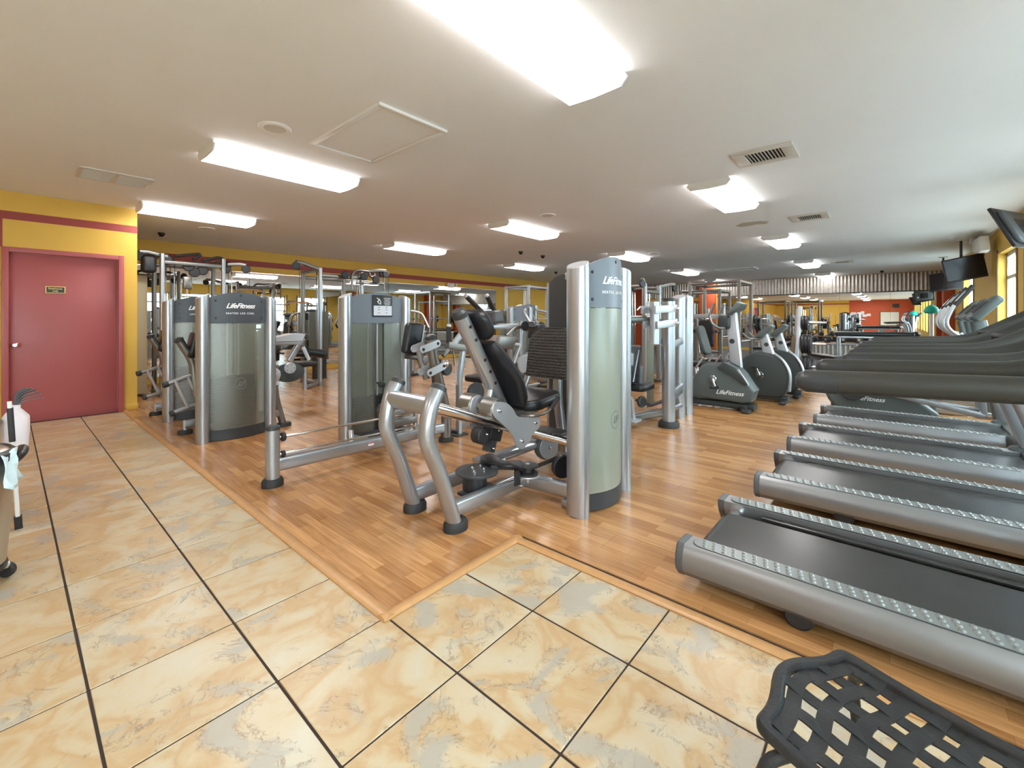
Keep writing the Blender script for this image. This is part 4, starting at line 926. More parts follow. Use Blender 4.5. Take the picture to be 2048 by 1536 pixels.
# ================================================================== treadmills
def make_treadmill(label):
    t = thing('treadmill', label, 'treadmill', (0, 0, 0), 0, 'row of treadmills')
    LR, LF = 0.0, -2.02          # rear end at y=0, front at y=-2.02; x centred
    hw = 0.43
    for s in (-1, 1):
        # side rail: flat top, bulging outer face
        prof = [(hw-0.145, 0.205), (hw-0.145, 0.165), (hw-0.12, 0.12), (hw-0.07, 0.060), (hw-0.035, 0.055), (hw-0.008, 0.085), (hw, 0.125), (hw-0.006, 0.165), (hw-0.022, 0.198), (hw-0.032, 0.208)]
        pr = [(s*a, b) for a, b in prof]
        m = MB(); vs = []; n = len(pr); yy = [-0.035, -1.52]
        for y in yy: vs += [(a, y, b) for a, b in pr]
        fs = [(k, (k+1) % n, n+(k+1) % n, n+k) for k in range(n)] + [tuple(range(n)), tuple(range(2*n-1, n-1, -1))]
        r = m.add(vs, fs).build('side_rail', 'tread_silver', t, world=False, ang=30)
        m = MB(); vs = []
        for (y, g) in ((-0.036, 1.03), (-0.008, 1.03), (0.0, 0.95)):
            cxp = s*(hw-0.07); vs += [(cxp + (a-cxp)*g, y, 0.13 + (b-0.13)*g) for a, b in pr]
        fs = []
        for q in range(2): fs += [(q*n+k, q*n+(k+1) % n, (q+1)*n+(k+1) % n, (q+1)*n+k) for k in range(n)]
        fs += [tuple(range(n)), tuple(range(3*n-1, 2*n-1, -1))]
        m.add(vs, fs).build('end_cap', 'mid_grey', r, world=False, ang=30)
        # textured foot grip on top
        gx = s*(hw-0.088); o = []
        for k in range(9): a = math.pi*k/8; o.append((gx + 0.045*math.cos(a), -0.115 + 0.05*math.sin(a), 0.2085))
        o += [(gx-0.045, -1.42, 0.2085), (gx+0.045, -1.42, 0.2085)]
        MB().prism(o, (0, 0, 1), 0.005).build('grip_strip', 'tread_grip', r, world=False)
        MB().prism([(gx + (p[0]-gx)*1.06, p[1] + (0.004 if p[1] > -1 else -0.004), 0.2080) for p in o], (0, 0, 1), 0.0035).build('grip_border', 'dark_grey', r, world=False)
        m = MB()
        for i in range(31):
            for j in (-1, 0, 1):
                c = (gx + j*0.027, -0.115 - i*0.043 + j*0.006, 0.2110); R = 0.0115; nn = 10
                vs = [(c[0]+R*math.cos(2*math.pi*k/nn), c[1]+R*math.sin(2*math.pi*k/nn), c[2]) for k in range(nn)] + [(c[0]+R*0.55*math.cos(2*math.pi*k/nn), c[1]+R*0.55*math.sin(2*math.pi*k/nn), c[2]+0.007) for k in range(nn)]
                m.add(vs, [(k, (k+1) % nn, nn+(k+1) % nn, nn+k) for k in range(nn)] + [tuple(range(nn, 2*nn))])
        tag(m.build('grip_studs', 'tread_grip', r, world=False, recalc=False), kind='stuff')
        # deck edge strip between rail and belt
        MB().box((s*(hw-0.170), -0.88, 0.172), (0.045, 1.28, 0.014), bev=0.003).build('deck_strip', 'belt', t, world=False)
        # upright, handrail, console arm
        up = MB().bar([(s*0.385, -1.62, 0.16), (s*0.385, -1.48, 0.60), (s*0.36, -1.33, 1.06)], 0.07, 0.13, 0.03, 0.2, up=(0, 1, 0)).build('upright', 'silver', t, world=False)
        MB().box((s*0.40, -1.66, 0.16), (0.15, 0.40, 0.16), bev=0.05, seg=3).build('upright_shroud', 'slate_dark', up, world=False)
        pth = fillet([(s*0.345, -0.52, 1.045), (s*0.345, -1.28, 1.075), (s*0.330, -1.78, 1.40)], 0.16)
        hr = MB().tube(pth, 0.043, 16, r2=0.047).build('handrail', 'rail_grip', t, world=False)
        m = MB(); m.lathe([(0.046, -0.10), (0.046, -0.01), (0.043, 0.015), (0.032, 0.036), (0.015, 0.045), (0.001, 0.047)], (s*0.345, -0.53, 1.045), (0, 1, 0), 18); m.build('handrail_end', 'dark_grey', hr, world=False)
        MB().tube([(s*0.36, -1.70, 0.25), (s*0.345, -1.72, 1.0), (s*0.33, -1.80, 1.42)], 0.035, 12, r2=0.06).build('console_mast', 'silver_light', t, world=False)
        MB().disc((s*0.375, -0.50, 0.058), (1, 0, 0), 0.058, 0.06, 0.014, 22).build('rear_wheel', 'black_rubber', t, world=False)
        MB().box((s*0.33, -1.60, 0.028), (0.06, 0.10, 0.052), bev=0.01).build('front_foot', 'black_rubber', t, world=False)
    # belt wrapped over the rear roller, slung over the deck
    m = MB(); R = 0.052; zc = 0.178 - R; pts = [(-1.56, 0.178), (-0.10, 0.178)] + [(-0.10 + R*math.sin(math.radians(a)), zc + R*math.cos(math.radians(a))) for a in range(15, 181, 15)] + [(-1.56, 0.178-2*R)]
    vs = []; fs = []; bw = 0.235
    for (y, z) in pts: vs += [(-bw, y, z), (bw, y, z)]
    for k in range(len(pts)-1): fs.append((2*k, 2*k+1, 2*k+3, 2*k+2))
    m.add(vs, fs).build('belt', 'belt', t, world=False, recalc=False)
    MB().tube([(-0.30, -0.10, zc), (0.30, -0.10, zc)], 0.046, 20).build('rear_roller', 'chrome', t, world=False)
    MB().box((0, -0.86, 0.115), (0.60, 1.36, 0.04), bev=0.004).build('deck_board', 'dark_grey', t, world=False)
    # motor hood
    m = MB(); o = [(-1.53, 0.07), (-1.53, 0.20), (-1.58, 0.25), (-1.72, 0.285), (-1.95, 0.27), (-2.06, 0.18), (-2.06, 0.07)]
    m.prism([(0, y, z) for y, z in o], (1, 0, 0), 0.84, 0.03, 3); m.build('motor_hood', 'slate', t, world=False)
    # console
    M = Matrix.Translation((0, -1.86, 1.47)) @ Matrix.Rotation(math.radians(-52), 4, 'X')
    cb = MB().box((0, 0, 0), (0.72, 0.40, 0.10), bev=0.045, seg=3); cb.v = [M @ p for p in cb.v]; c = cb.build('console', 'slate', t, world=False)
    d = MB().box((0, 0.03, 0.052), (0.46, 0.24, 0.012), bev=0.004); d.v = [M @ p for p in d.v]; d.build('display', 'screen', c, world=False)
    for sx in (-0.29, 0.29):
        h = MB().lathe([(0.05, 0), (0.05, 0.02), (0.042, 0.02), (0.042, 0.004)], (sx, 0.05, 0.05), (0, 0, 1), 18); h.v = [M @ p for p in h.v]; h.build('cup_holder', 'black_plastic', c, world=False)
    MB().tube(fillet([(-0.34, -1.42, 1.13), (-0.2, -1.36, 1.17), (0.2, -1.36, 1.17), (0.34, -1.42, 1.13)], 0.08), 0.022, 12).build('pulse_bar', 'black_rubber', t, world=False)
    return t
tdl = ['treadmill nearest the woven metal chair, belt shifted off its chrome roller', 'treadmill second from the woven metal chair', 'treadmill third from the woven metal chair', 'treadmill fourth from the woven metal chair, beside the ellipticals']
tr0 = make_treadmill(tdl[0]); tr0.location = (2.595, 0.79, 0)
for k, yy in ((1, 0.72), (2, 0.72), (3, 0.66)): dup(tr0, (2.595 + 1.31*k, yy, 0), 0, tdl[k])
for c_ in tr0.children:
    if c_.name.startswith('belt'): c_.location.x = -0.045
# ================================================================== elliptical trainers
def make_elliptical(label):
    """stands with its nose at -y; origin under the rear drive housing"""
    t = thing('elliptical_trainer', label, 'elliptical', (0, 0, 0), 0, 'elliptical trainers')
    o = [(0.02, 0.05), (-0.02, 0.12)] + [(-0.33 + 0.34*math.cos(a), 0.37 + 0.29*math.sin(a)) for a in [math.radians(-35 + 12*k) for k in range(18)]] + [(-0.85, 0.42), (-1.12, 0.20), (-1.12, 0.05)]
    o = [(-0.02, 0.04)] + [(-0.31 + 0.31*math.cos(a), 0.36 + 0.29*math.sin(a)) for a in [math.radians(-55 + 13*k) for k in range(17)]] + [(-0.95, 0.30), (-1.10, 0.16), (-1.10, 0.04)]
    h = MB().prism([(0, y, z) for y, z in o], (1, 0, 0), 0.24, 0.045, 3).build('drive_housing', 'slate', t, world=False)
    MB().box((-0.124, -0.42, 0.42), (0.006, 0.55, 0.10), bev=0.002).build('side_panel', 'silver_light', h, world=False)
    tmx = text_mesh('LifeFitness', 0.075, frame_matrix((-0.1225, -0.45, 0.28), (0, -1, 0), (0, 0, 1)), 0.001, 0.4, 0.001); tmx.build('logo', 'white_print', h, world=False, ang=20)
    MB().bar([(0, 0.02, 0.06), (0, -1.85, 0.06)], 0.12, 0.08, 0.02).build('base_rail', 'silver', t, world=False)
    for y in (0.0, -1.80): MB().box((0, y, 0.035), (0.56, 0.09, 0.06), bev=0.015).build('cross_foot', 'dark_grey', t, world=False)
    for s, dy, dz in ((-1, 0.10, 0.10), (1, -0.10, -0.06)):
        MB().bar([(s*0.19, -0.22+dy, 0.40+dz), (s*0.19, -0.90+dy, 0.30+dz*0.5), (s*0.21, -1.45, 0.22)], 0.05, 0.06, 0.015, 0.2).build('pedal_arm', 'silver', t, world=False)
        MB().disc((s*0.155, -0.30, 0.38), (1, 0, 0), 0.13, 0.03, 0.006, 26).build('crank_disc', 'dark_grey', t, world=False)
        p = MB().box((s*0.24, -0.85+dy, 0.365+dz*0.6), (0.15, 0.40, 0.05), bev=0.02, seg=2).build('foot_pedal', 'black_rubber', t, world=False)
        MB().bar([(s*0.21, -1.45, 0.22), (s*0.23, -1.40, 0.85), (s*0.25, -1.30, 1.12)], 0.045, 0.05, 0.015, 0.2, up=(0, 1, 0)).build('swing_link', 'silver', t, world=False)
        ha = MB().tube(fillet([(s*0.25, -1.32, 1.05), (s*0.27, -1.12, 1.22), (s*0.27, -1.22, 1.50), (s*0.25, -1.36, 1.68)], 0.12), 0.019, 10).build('swing_handle', 'silver_light', t, world=False)
        MB().tube([(s*0.27, -1.21, 1.46), (s*0.25, -1.36, 1.68)], 0.024, 10).build('grip', 'black_rubber', ha, world=False)
    MB().bar([(0, -1.62, 0.08), (0, -1.52, 0.75), (0, -1.42, 1.28)], 0.11, 0.14, 0.04, 0.3, up=(0, 1, 0)).build('mast', 'slate', t, world=False)
    M = Matrix.Translation((0, -1.47, 1.42)) @ Matrix.Rotation(math.radians(-50), 4, 'X')
    cb = MB().box((0, 0, 0), (0.42, 0.34, 0.09), bev=0.035, seg=3); cb.v = [M @ p for p in cb.v]; c = cb.build('console', 'slate', t, world=False)
    d = MB().box((0, 0.02, 0.047), (0.30, 0.18, 0.01), bev=0.003); d.v = [M @ p for p in d.v]; d.build('display', 'screen', c, world=False)
    return t
ell = make_elliptical('grey elliptical trainer standing beside the fourth treadmill'); ell.location = (7.42, 0.66, 0)
dup(ell, (8.45, 0.62, 0), 0, 'grey elliptical trainer in the middle of its row of three')
dup(ell, (9.45, 0.60, 0), 0, 'grey elliptical trainer at the end of its row, by the rubber flooring')
# ================================================================== upright bikes
def make_bike(label, x=6.93):
    """traced on the plane of its near side, built about its own centre line"""
    t = thing('exercise_bike', label, 'exercise bike', (x, 1.9, 0), 0, 'upright exercise bikes')
    k7 = lambda a, b, xx: GX(1360 + a/5.12, 540 + b/5.12, xx)
    xs_ = x - 0.19
    body = [k7(a, b, xs_) for a, b in ((78, 1290), (92, 1200), (125, 1110), (205, 985), (255, 958), (420, 962), (470, 945), (570, 1005), (640, 1080), (705, 1180), (758, 1252), (722, 1362), (640, 1376), (470, 1345), (280, 1318))]
    b = MB().prism([V((x, p.y, p.z)) for p in body], (1, 0, 0), 0.34, 0.035, 3).build('drive_housing', 'slate', t)
    MB().prism([V((xs_+0.012, p.y, p.z)) for p in (k7(a, b_, xs_) for a, b_ in ((380, 1005), (440, 940), (555, 1000), (640, 1090), (700, 1180), (660, 1185), (560, 1110), (470, 1055)))], (1, 0, 0), 0.03, 0.006, 2).build('front_cover', 'slate_dark', b)
    MB().prism([V((xs_+0.008, p.y, p.z)) for p in (k7(a, b_, xs_) for a, b_ in ((600, 1015), (640, 1075), (700, 1165), (705, 1185), (680, 1185), (630, 1100), (585, 1030)))], (1, 0, 0), 0.02, 0.004, 1).build('trim_blade', 'silver_light', b)
    c = k7(500, 1262, xs_-0.004); tmx = text_mesh('LifeFitness', 0.085, frame_matrix((x-0.173, c.y, c.z), (0, -1, 0), (0, 0, 1)), 0.001, 0.4, 0.001); tmx.build('logo', 'white_print', b, ang=20)
    pst = [k7(a, b_, xs_) for a, b_ in ((440, 470), (545, 425), (602, 1010), (480, 950))]
    p = MB().prism([V((x, q.y, q.z)) for q in pst], (1, 0, 0), 0.12, 0.02, 3).build('console_post', 'silver_light', t)
    e = k7(507, 733, xs_); MB().disc((x-0.062, e.y, e.z), (1, 0, 0), 0.035, 0.006, 0.001, 22).build('emblem', 'dark_grey', p)
    con = [k7(a, b_, xs_) for a, b_ in ((462, 458), (570, 322), (632, 345), (610, 395), (500, 462))]
    MB().prism([V((x, q.y, q.z)) for q in con], (1, 0, 0), 0.34, 0.025, 3).build('console', 'slate', t)
    for s in (-1, 1):
        hb = MB().tube(fillet([V((x + s*0.24*f, q.y, q.z)) for f, q in zip((1, 1, 1, 0.6, 0.2), (k7(a, b_, xs_) for a, b_ in ((362, 345), (310, 460), (335, 555), (395, 600), (450, 590))))], 0.07), 0.019, 12).build('handlebar', 'taupe_metal', t)
    ba = k7(425, 535, xs_); MB().box((x, ba.y, ba.z), (0.20, 0.17, 0.20), bev=0.04, seg=3).build('handlebar_clamp', 'dark_grey', t)
    y0 = body[0].y; y1 = body[10].y
    MB().bar([(x, y0+0.30, 0.075), (x, y1+0.02, 0.075)], 0.24, 0.08, 0.025).build('base', 'slate_dark', t)
    for yy in (y0+0.27, y1+0.10): MB().box((x, yy, 0.03), (0.52, 0.10, 0.055), bev=0.018, seg=2).build('cross_foot', 'dark_grey', t)
    w_ = k7(510, 1420, xs_); MB().disc((x-0.15, y1+0.14, 0.05), (1, 0, 0), 0.048, 0.04, 0.01, 20).build('transport_wheel', 'black_rubber', t)
    ym = (body[3].y + body[6].y)/2
    for s, dz in ((-1, -0.11), (1, 0.11)):
        cr = MB().bar([(x + s*0.20, ym, 0.44), (x + s*0.21, ym-0.04, 0.44+dz)], 0.03, 0.045, 0.01, up=(1, 0, 0)).build('crank', 'chrome', t)
        MB().box((x + s*0.27, ym-0.04, 0.44+dz), (0.10, 0.10, 0.03), bev=0.008).build('pedal', 'black_plastic', cr)
        MB().disc((x + s*0.185, ym, 0.44), (1, 0, 0), 0.05, 0.03, 0.006, 20).build('crank_hub', 'chrome', cr)
    MB().tube([(x, y0+0.12, 0.25), (x, y0+0.20, 0.82)], 0.035, 14).build('seat_post', 'chrome', t)
    m = MB(); yy = y0+0.21
    o = [(0.13, 0.13), (0.15, 0.06), (0.10, -0.02), (0.045, -0.10), (0.035, -0.17), (-0.035, -0.17), (-0.045, -0.10), (-0.10, -0.02), (-0.15, 0.06), (-0.13, 0.13)]
    m.prism([(x+a, yy+b_, 0.87) for a, b_ in o], (0, 0, 1), 0.08, 0.025, 3); m.build('saddle', 'vinyl', t)
    return t
bk = make_bike('grey upright exercise bike with large lettered housing, nearest the silver tower')
def make_recumbent(label):
    """low bike with a back rest; nose at -y, origin at the middle of its base"""
    t = thing('recumbent_bike', label, 'exercise bike', (0, 0, 0), 0, 'recumbent exercise bikes')
    R = [(-0.62 + 0.36*math.cos(a), 0.44 + 0.36*math.sin(a)) for a in [math.radians(-60 + 15*k) for k in range(17)]]
    o = [(-0.05, 0.08), (-0.10, 0.22)] + [(y, z) for y, z in R if y > -1.2] + [(-0.95, 0.12)]
    o = [(-0.20, 0.08), (-0.20, 0.35)] + [(-0.60 + 0.38*math.cos(a), 0.42 + 0.36*math.sin(a)) for a in [math.radians(10 + 14*k) for k in range(14)]] + [(-0.93, 0.16), (-0.85, 0.08)]
    h = MB().prism([(0, y, z) for y, z in o], (1, 0, 0), 0.24, 0.04, 3).build('drive_housing', 'slate_dark', t, world=False)
    MB().tube(smooth_path([(-0.126, -0.98, 0.20), (-0.126, -0.985, 0.46), (-0.126, -0.90, 0.66), (-0.126, -0.78, 0.77)], 5), 0.02, 8).build('trim_blade', 'silver_light', h, world=False)
    MB().disc((-0.126, -0.58, 0.42), (1, 0, 0), 0.055, 0.03, 0.006, 22).build('crank_hub', 'chrome', h, world=False)
    for s, dz in ((-1, 0.13), (1, -0.13)):
        c = MB().bar([(s*0.15, -0.58, 0.42), (s*0.16, -0.54, 0.42+dz)], 0.03, 0.04, 0.01, up=(1, 0, 0)).build('crank', 'chrome', t, world=False); MB().box((s*0.22, -0.54, 0.42+dz), (0.10, 0.10, 0.03), bev=0.008).build('pedal', 'black_plastic', c, world=False)
    p = MB().prism([(0, y, z) for y, z in ((-0.62, 0.70), (-0.78, 0.70), (-0.66, 1.10), (-0.55, 1.06))], (1, 0, 0), 0.11, 0.02, 3).build('console_post', 'silver_light', t, world=False)
    MB().disc((-0.058, -0.66, 0.90), (1, 0, 0), 0.032, 0.006, 0.001, 20).build('emblem', 'dark_grey', p, world=False)
    MB().prism([(0, y, z) for y, z in ((-0.50, 1.02), (-0.70, 1.22), (-0.76, 1.19), (-0.62, 1.00))], (1, 0, 0), 0.30, 0.02, 3).build('console', 'slate', t, world=False)
    for s in (-1, 1): MB().tube(fillet([(s*0.05, -0.60, 1.00), (s*0.20, -0.45, 0.98), (s*0.22, -0.36, 1.08)], 0.06), 0.016, 10).build('handlebar', 'taupe_metal', t, world=False)
    MB().bar([(0, -0.95, 0.07), (0, 0.72, 0.10)], 0.16, 0.08, 0.025).build('base_rail', 'slate_dark', t, world=False)
    for y in (-0.90, 0.68): MB().box((0, y, 0.03), (0.56, 0.09, 0.055), bev=0.018).build('cross_foot', 'dark_grey', t, world=False)
    for s in (-0.05, 0.05): MB().tube([(s, 0.36, 0.12), (s, 0.42, 0.46)], 0.022, 10).build('seat_strut', 'chrome', t, world=False)
    MB().pad((0, 0.36, 0.52), 0.40, 0.36, 0.08, (1, 0, 0), (0, 1, 0), 0.08).build('seat_pad', 'vinyl', t, world=False)
    MB().pad((0, 0.60, 0.90), 0.38, 0.56, 0.08, (1, 0, 0), (0, 0.28, 1), 0.10).build('back_rest', 'slate', t, world=False)
    MB().tube([(0, 0.48, 0.48), (0, 0.66, 0.62), (0, 0.70, 1.0)], 0.025, 10, fil=0.06).build('back_strut', 'chrome', t, world=False)
    for s in (-1, 1): MB().tube(fillet([(s*0.10, 0.40, 0.47), (s*0.27, 0.34, 0.47), (s*0.27, 0.22, 0.66)], 0.08), 0.016, 10).build('side_handle', 'silver_light', t, world=False)
    return t
rb = make_recumbent('grey recumbent exercise bike with round housing, beside the lettered upright bike'); rb.location = (7.98, 2.12, 0)
dup(rb, (8.75, 2.05, 0), 0, 'grey recumbent exercise bike with round housing, beside the plate rack')
# ================================================================== arm machine with two silver posts (right of the leg press)
am = thing('arm_press_machine', 'silver press machine with two tall posts, link plates and pale arm pads', 'weight machine', (5.5, 2.1, 0))
m = MB().tube([(5.29, 2.0, 0.03), (5.29, 2.0, 1.52)], 0.074, 20, r2=0.074).build('front_post', 'silver', am); foot_pad(m, (5.29, 2.0), 0.13, 0.12, 0.075)
MB().sweep([(5.29, 2.0, 1.515), (5.29, 2.0, 1.55), (5.29, 2.0, 1.56)], oval(0.076, 0.076, 20), (0, 1, 0), scales=[1, 0.95, 0.6]).build('post_cap', 'dark_grey', m)
tower(am, 5.90, 6.20, 2.10, 1.63, 0.02, '', 'dark_grey', 'frosted', -1, 0.45, logo=False, pw=0.07, pd=0.085, bul=0.03, stackz=0.5)
for z, w_ in ((1.0, 0.09), (0.38, 0.13)): MB().bar([(5.30, 2.0, z-0.03), (5.90, 2.06, z+0.02)], 0.06, w_, 0.02).build('tie_bar', 'silver', am)
MB().tube([(5.33, 2.0, 0.20), (5.86, 2.06, 0.17)], 0.03, 12).build('lower_tie', 'silver', am)
for (zz, u0) in ((1.425, 1296), (1.255, 1300)):
    p = GY(u0, 637, 2.0); 
    for yy in (1.92, 2.08): MB().bar([(p.x, yy, zz-0.02), (5.34, yy, zz+0.01)], 0.012, 0.085, 0.004).build('link_plate', 'silver_light', am)
    bolt(am, (5.29, 1.915, zz), (0, -1, 0), 0.022, 0.03); 
p = GY(1309, 637, 2.0)
MB().tube([(p.x, 2.0, 1.02), (p.x, 2.0, 1.50)], 0.052, 16).build('arm_pad', 'silver_light', am)
MB().bar([(4.55, 2.30, 1.30), (4.98, 2.06, 1.30), (p.x, 2.0, 1.29)], 0.08, 0.09, 0.03, 0.1).build('press_arm', 'taupe_metal', am)
MB().tube([(4.70, 2.30, 1.28), (4.68, 2.26, 1.22), (4.67, 2.24, 0.98)], 0.018, 10, fil=0.05).build('press_handle', 'chrome', am); MB().tube([(4.67, 2.24, 1.16), (4.67, 2.24, 1.00)], 0.024, 10).build('grip', 'black_rubber', am)
P = lambda u, v, y=2.50: GY(u, v, y)
MB().prism([P(1248, 692), P(1276, 690), P(1268, 766), P(1246, 768)], (0, 1, 0), 0.12, 0.03, 3).build('back_pad', 'vinyl', am)
MB().prism([P(1240, 705, 2.40), P(1264, 706, 2.40), P(1263, 732, 2.40), P(1240, 733, 2.40)], (0, 1, 0), 0.06, 0.02, 3).build('lumbar_roll', 'silver_light', am)
MB().bar([P(1277, 700, 2.44), P(1266, 764, 2.44)], 0.02, 0.02).build('pad_frame', 'silver_light', am)
MB().pad(P(1270, 772)+V((0, 0, 0)), 0.42, 0.40, 0.08, (1, 0, 0), (0, 1, 0), 0.08).build('seat_pad', 'vinyl', am)
MB().pad(P(1280, 752, 2.45), 0.10, 0.26, 0.07, (1, 0, 0.1), (0.1, 0, 1), 0.04).build('side_pad', 'vinyl_grey', am)
MB().tube([(5.05, 2.5, 0.06), (5.05, 2.5, 0.56)], 0.05, 14).build('seat_post', 'silver_light', am)
MB().bar([(4.75, 2.48, 0.085), (5.90, 2.18, 0.085)], 0.09, 0.09, 0.02).build('floor_beam', 'taupe_metal', am)
MB().bar([(4.80, 2.30, 0.045), (4.80, 2.66, 0.045)], 0.09, 0.06, 0.02).build('cross_foot', 'dark_grey', am)
for yy in (2.30, 2.44): MB().bar([(4.78, yy, 0.40), (4.92, yy, 0.36), (4.98, yy, 0.10)], 0.03, 0.05, 0.01, 0.05).build('foot_rest_arm', 'silver_light', am)
MB().box((4.98, 2.37, 0.085), (0.18, 0.26, 0.03), bev=0.008).build('foot_rest', 'silver_light', am)
MB().bar([(5.15, 2.35, 0.30), (5.35, 2.25, 0.22), (5.8, 2.2, 0.24)], 0.03, 0.04, 0.01).build('linkage_rod', 'dark_grey', am)
MB().disc((5.2, 2.3, 0.28), (0.3, 1, 0), 0.07, 0.05, 0.01, 22).build('pulley', 'dark_grey', am)
# ================================================================== cable stations
def cable_station(name, label, pts, y0, y1, H, mt='taupe_metal', booms=(), shroud=None, grips=True, base=True):
    """frame of posts (x positions) on two lines y0/y1, crossed at the top, with pulleys, cables and weight stacks"""
    xm = sum(pts)/len(pts); t = thing(name, label, 'cable machine', (xm, (y0+y1)/2, 0))
    for i, x in enumerate(pts):
        for j, y in enumerate((y0, y1)):
            MB().bar([(x, y, 0.0), (x, y, H)], 0.09, 0.065, 0.018, up=(1, 0, 0)).build('post', 'silver' if j == 0 else mt, t)
        MB().bar([(x, y0-0.05, 0.04), (x, y1+0.05, 0.04)], 0.075, 0.07, 0.015).build('foot_beam', mt, t)
        MB().bar([(x, y0, H-0.04), (x, y1, H-0.04)], 0.06, 0.06, 0.015).build('top_beam', mt, t)
    for y in (y0, y1): MB().bar([(min(pts)-0.02, y, H-0.14), (max(pts)+0.02, y, H-0.14)], 0.055, 0.07, 0.015).build('cross_beam', mt, t)
    for x in pts:
        xx = x + 0.17; ym = (y0+y1)/2
        for s in (-0.06, 0.06): MB().tube([(xx+s, ym, 0.06), (xx+s, ym, H-0.15)], 0.011, 8).build('guide_rod', 'chrome', t)
        for k in range(16): MB().box((xx, ym, 0.10 + k*0.032), (0.25, 0.11, 0.029), bev=0.002, seg=1).build('weight_plate', 'plate_iron', t)
        MB().tube([(xx, ym, 0.6), (xx, ym, H-0.12)], 0.005, 6).build('cable', 'black_rubber', t)
        MB().disc((xx, ym, H-0.07), (0, 1, 0), 0.062, 0.03, 0.008, 20).build('pulley', 'black_plastic', t)
    for (a, b, drop) in booms:
        a, b = V(a), V(b); bo = MB().bar([a, a.lerp(b, 0.75)+V((0, 0, 0.02)), b], 0.06, 0.07, 0.015, 0.1).build('boom', mt, t)
        MB().disc(b + V((0, 0, -0.07)), (0.3, 1, 0), 0.075, 0.05, 0.012, 22).build('pulley', 'dark_grey', bo)
        if drop: 
            MB().tube([b + V((0.06, 0, -0.1)), b + V((0.06, 0, -drop))], 0.005, 6).build('cable', 'black_rubber', bo)
            e = b + V((0.06, 0, -drop)); MB().tube([e + V((-0.28, 0, -0.06)), e + V((-0.16, 0, 0)), e + V((0.16, 0, 0)), e + V((0.28, 0, -0.06))], 0.015, 8).build('pull_bar', 'chrome', bo)
    if shroud:
        MB().box(shroud[0], shroud[1], bev=0.02).build('weight_shroud', 'beige_panel', t)
    return t
c0 = cable_station('cable_machine', 'tall cable machine with chin up grips behind the leg extension, by the mirrored wall', [1.72, 2.62], 9.15, 9.75, 2.40,
    booms=(((1.80, 9.2, 2.36), (1.42, 9.15, 2.40), 0), ((2.62, 9.2, 2.30), (2.95, 9.0, 2.30), 0.45)), shroud=((1.47, 9.65, 1.04), (0.20, 0.5, 2.0)))
P = lambda u, v, y=9.15: GY(u, v, y)
for pth in (((350, 512), (398, 508), (401, 511), (386, 519)), ((405, 521), (436, 515), (444, 517), (455, 527)), ((372, 526), (455, 530), (466, 530))):
    MB().tube([P(*q) for q in pth], 0.026, 10, fil=0.04).build('chin_up_grip', 'black_rubber', c0)
MB().pad(P(297, 528), 0.20, 0.30, 0.14, (1, 0, 0), (0, 0, 1), 0.06).build('counter_pad', 'vinyl', c0)
for q in ((377, 533), (389, 545), (405, 541), (451, 538), (334, 520)): MB().disc(P(*q, 9.2), (0.2, 1, 0), 0.085, 0.05, 0.012, 22).build('pulley', 'black_plastic', c0)
MB().box(P(375, 566), (0.13, 0.08, 0.22), bev=0.02).build('stop_block', 'taupe_metal', c0)
c1 = cable_station('cable_multi_station', 'large four post cable station with overhead booms behind the placard tower', [4.05, 4.95], 8.35, 9.1, 2.30,
    booms=(((4.05, 8.35, 2.27), (3.55, 8.25, 2.36), 0.75), ((4.95, 8.35, 2.3), (5.45, 8.2, 2.34), 0.8)))
P = lambda u, v, y=8.3: GY(u, v, y)
for pth in (((704, 580), (704, 548), (712, 540), (755, 545), (768, 540), (768, 582)), ((712, 566), (768, 568)), ((738, 545), (742, 556), (752, 548)), ((748, 545), (756, 570), (762, 548))): MB().tube([P(*q) for q in pth], 0.026, 10, fil=0.06).build('arch_tube', 'taupe_metal', c1)
for q in ((766, 548), (728, 553), (690, 550), (752, 560)): MB().disc(P(*q, 8.25), (0.2, 1, 0), 0.08, 0.05, 0.012, 22).build('pulley', 'black_plastic', c1)
MB().pad((3.62, 8.05, 0.48), 0.34, 0.40, 0.08, (1, 0, 0), (0, 1, 0), 0.06).build('seat_pad', 'vinyl', c1)
MB().bar([(3.62, 8.05, 0.0), (3.62, 8.05, 0.44)], 0.07, 0.07, 0.02, up=(1, 0, 0)).build('seat_post', 'silver', c1)
MB().tube([(3.42, 7.98, 0.68), (3.82, 7.98, 0.68)], 0.06, 14).build('thigh_roller', 'vinyl', c1)
MB().bar([(3.62, 8.05, 0.045), (4.0, 8.35, 0.045)], 0.07, 0.07, 0.02).build('seat_beam', 'silver', c1)
cable_station('cable_crossover', 'cable station with bent overhead bars standing behind the arm press, before the corrugated band', [8.15, 8.85], 3.55, 4.15, 1.98, mt='taupe_metal',
    booms=(((8.15, 3.55, 1.96), (7.7, 3.4, 2.02), 0.5), ((8.85, 3.55, 1.96), (9.3, 3.4, 2.02), 0.5)))
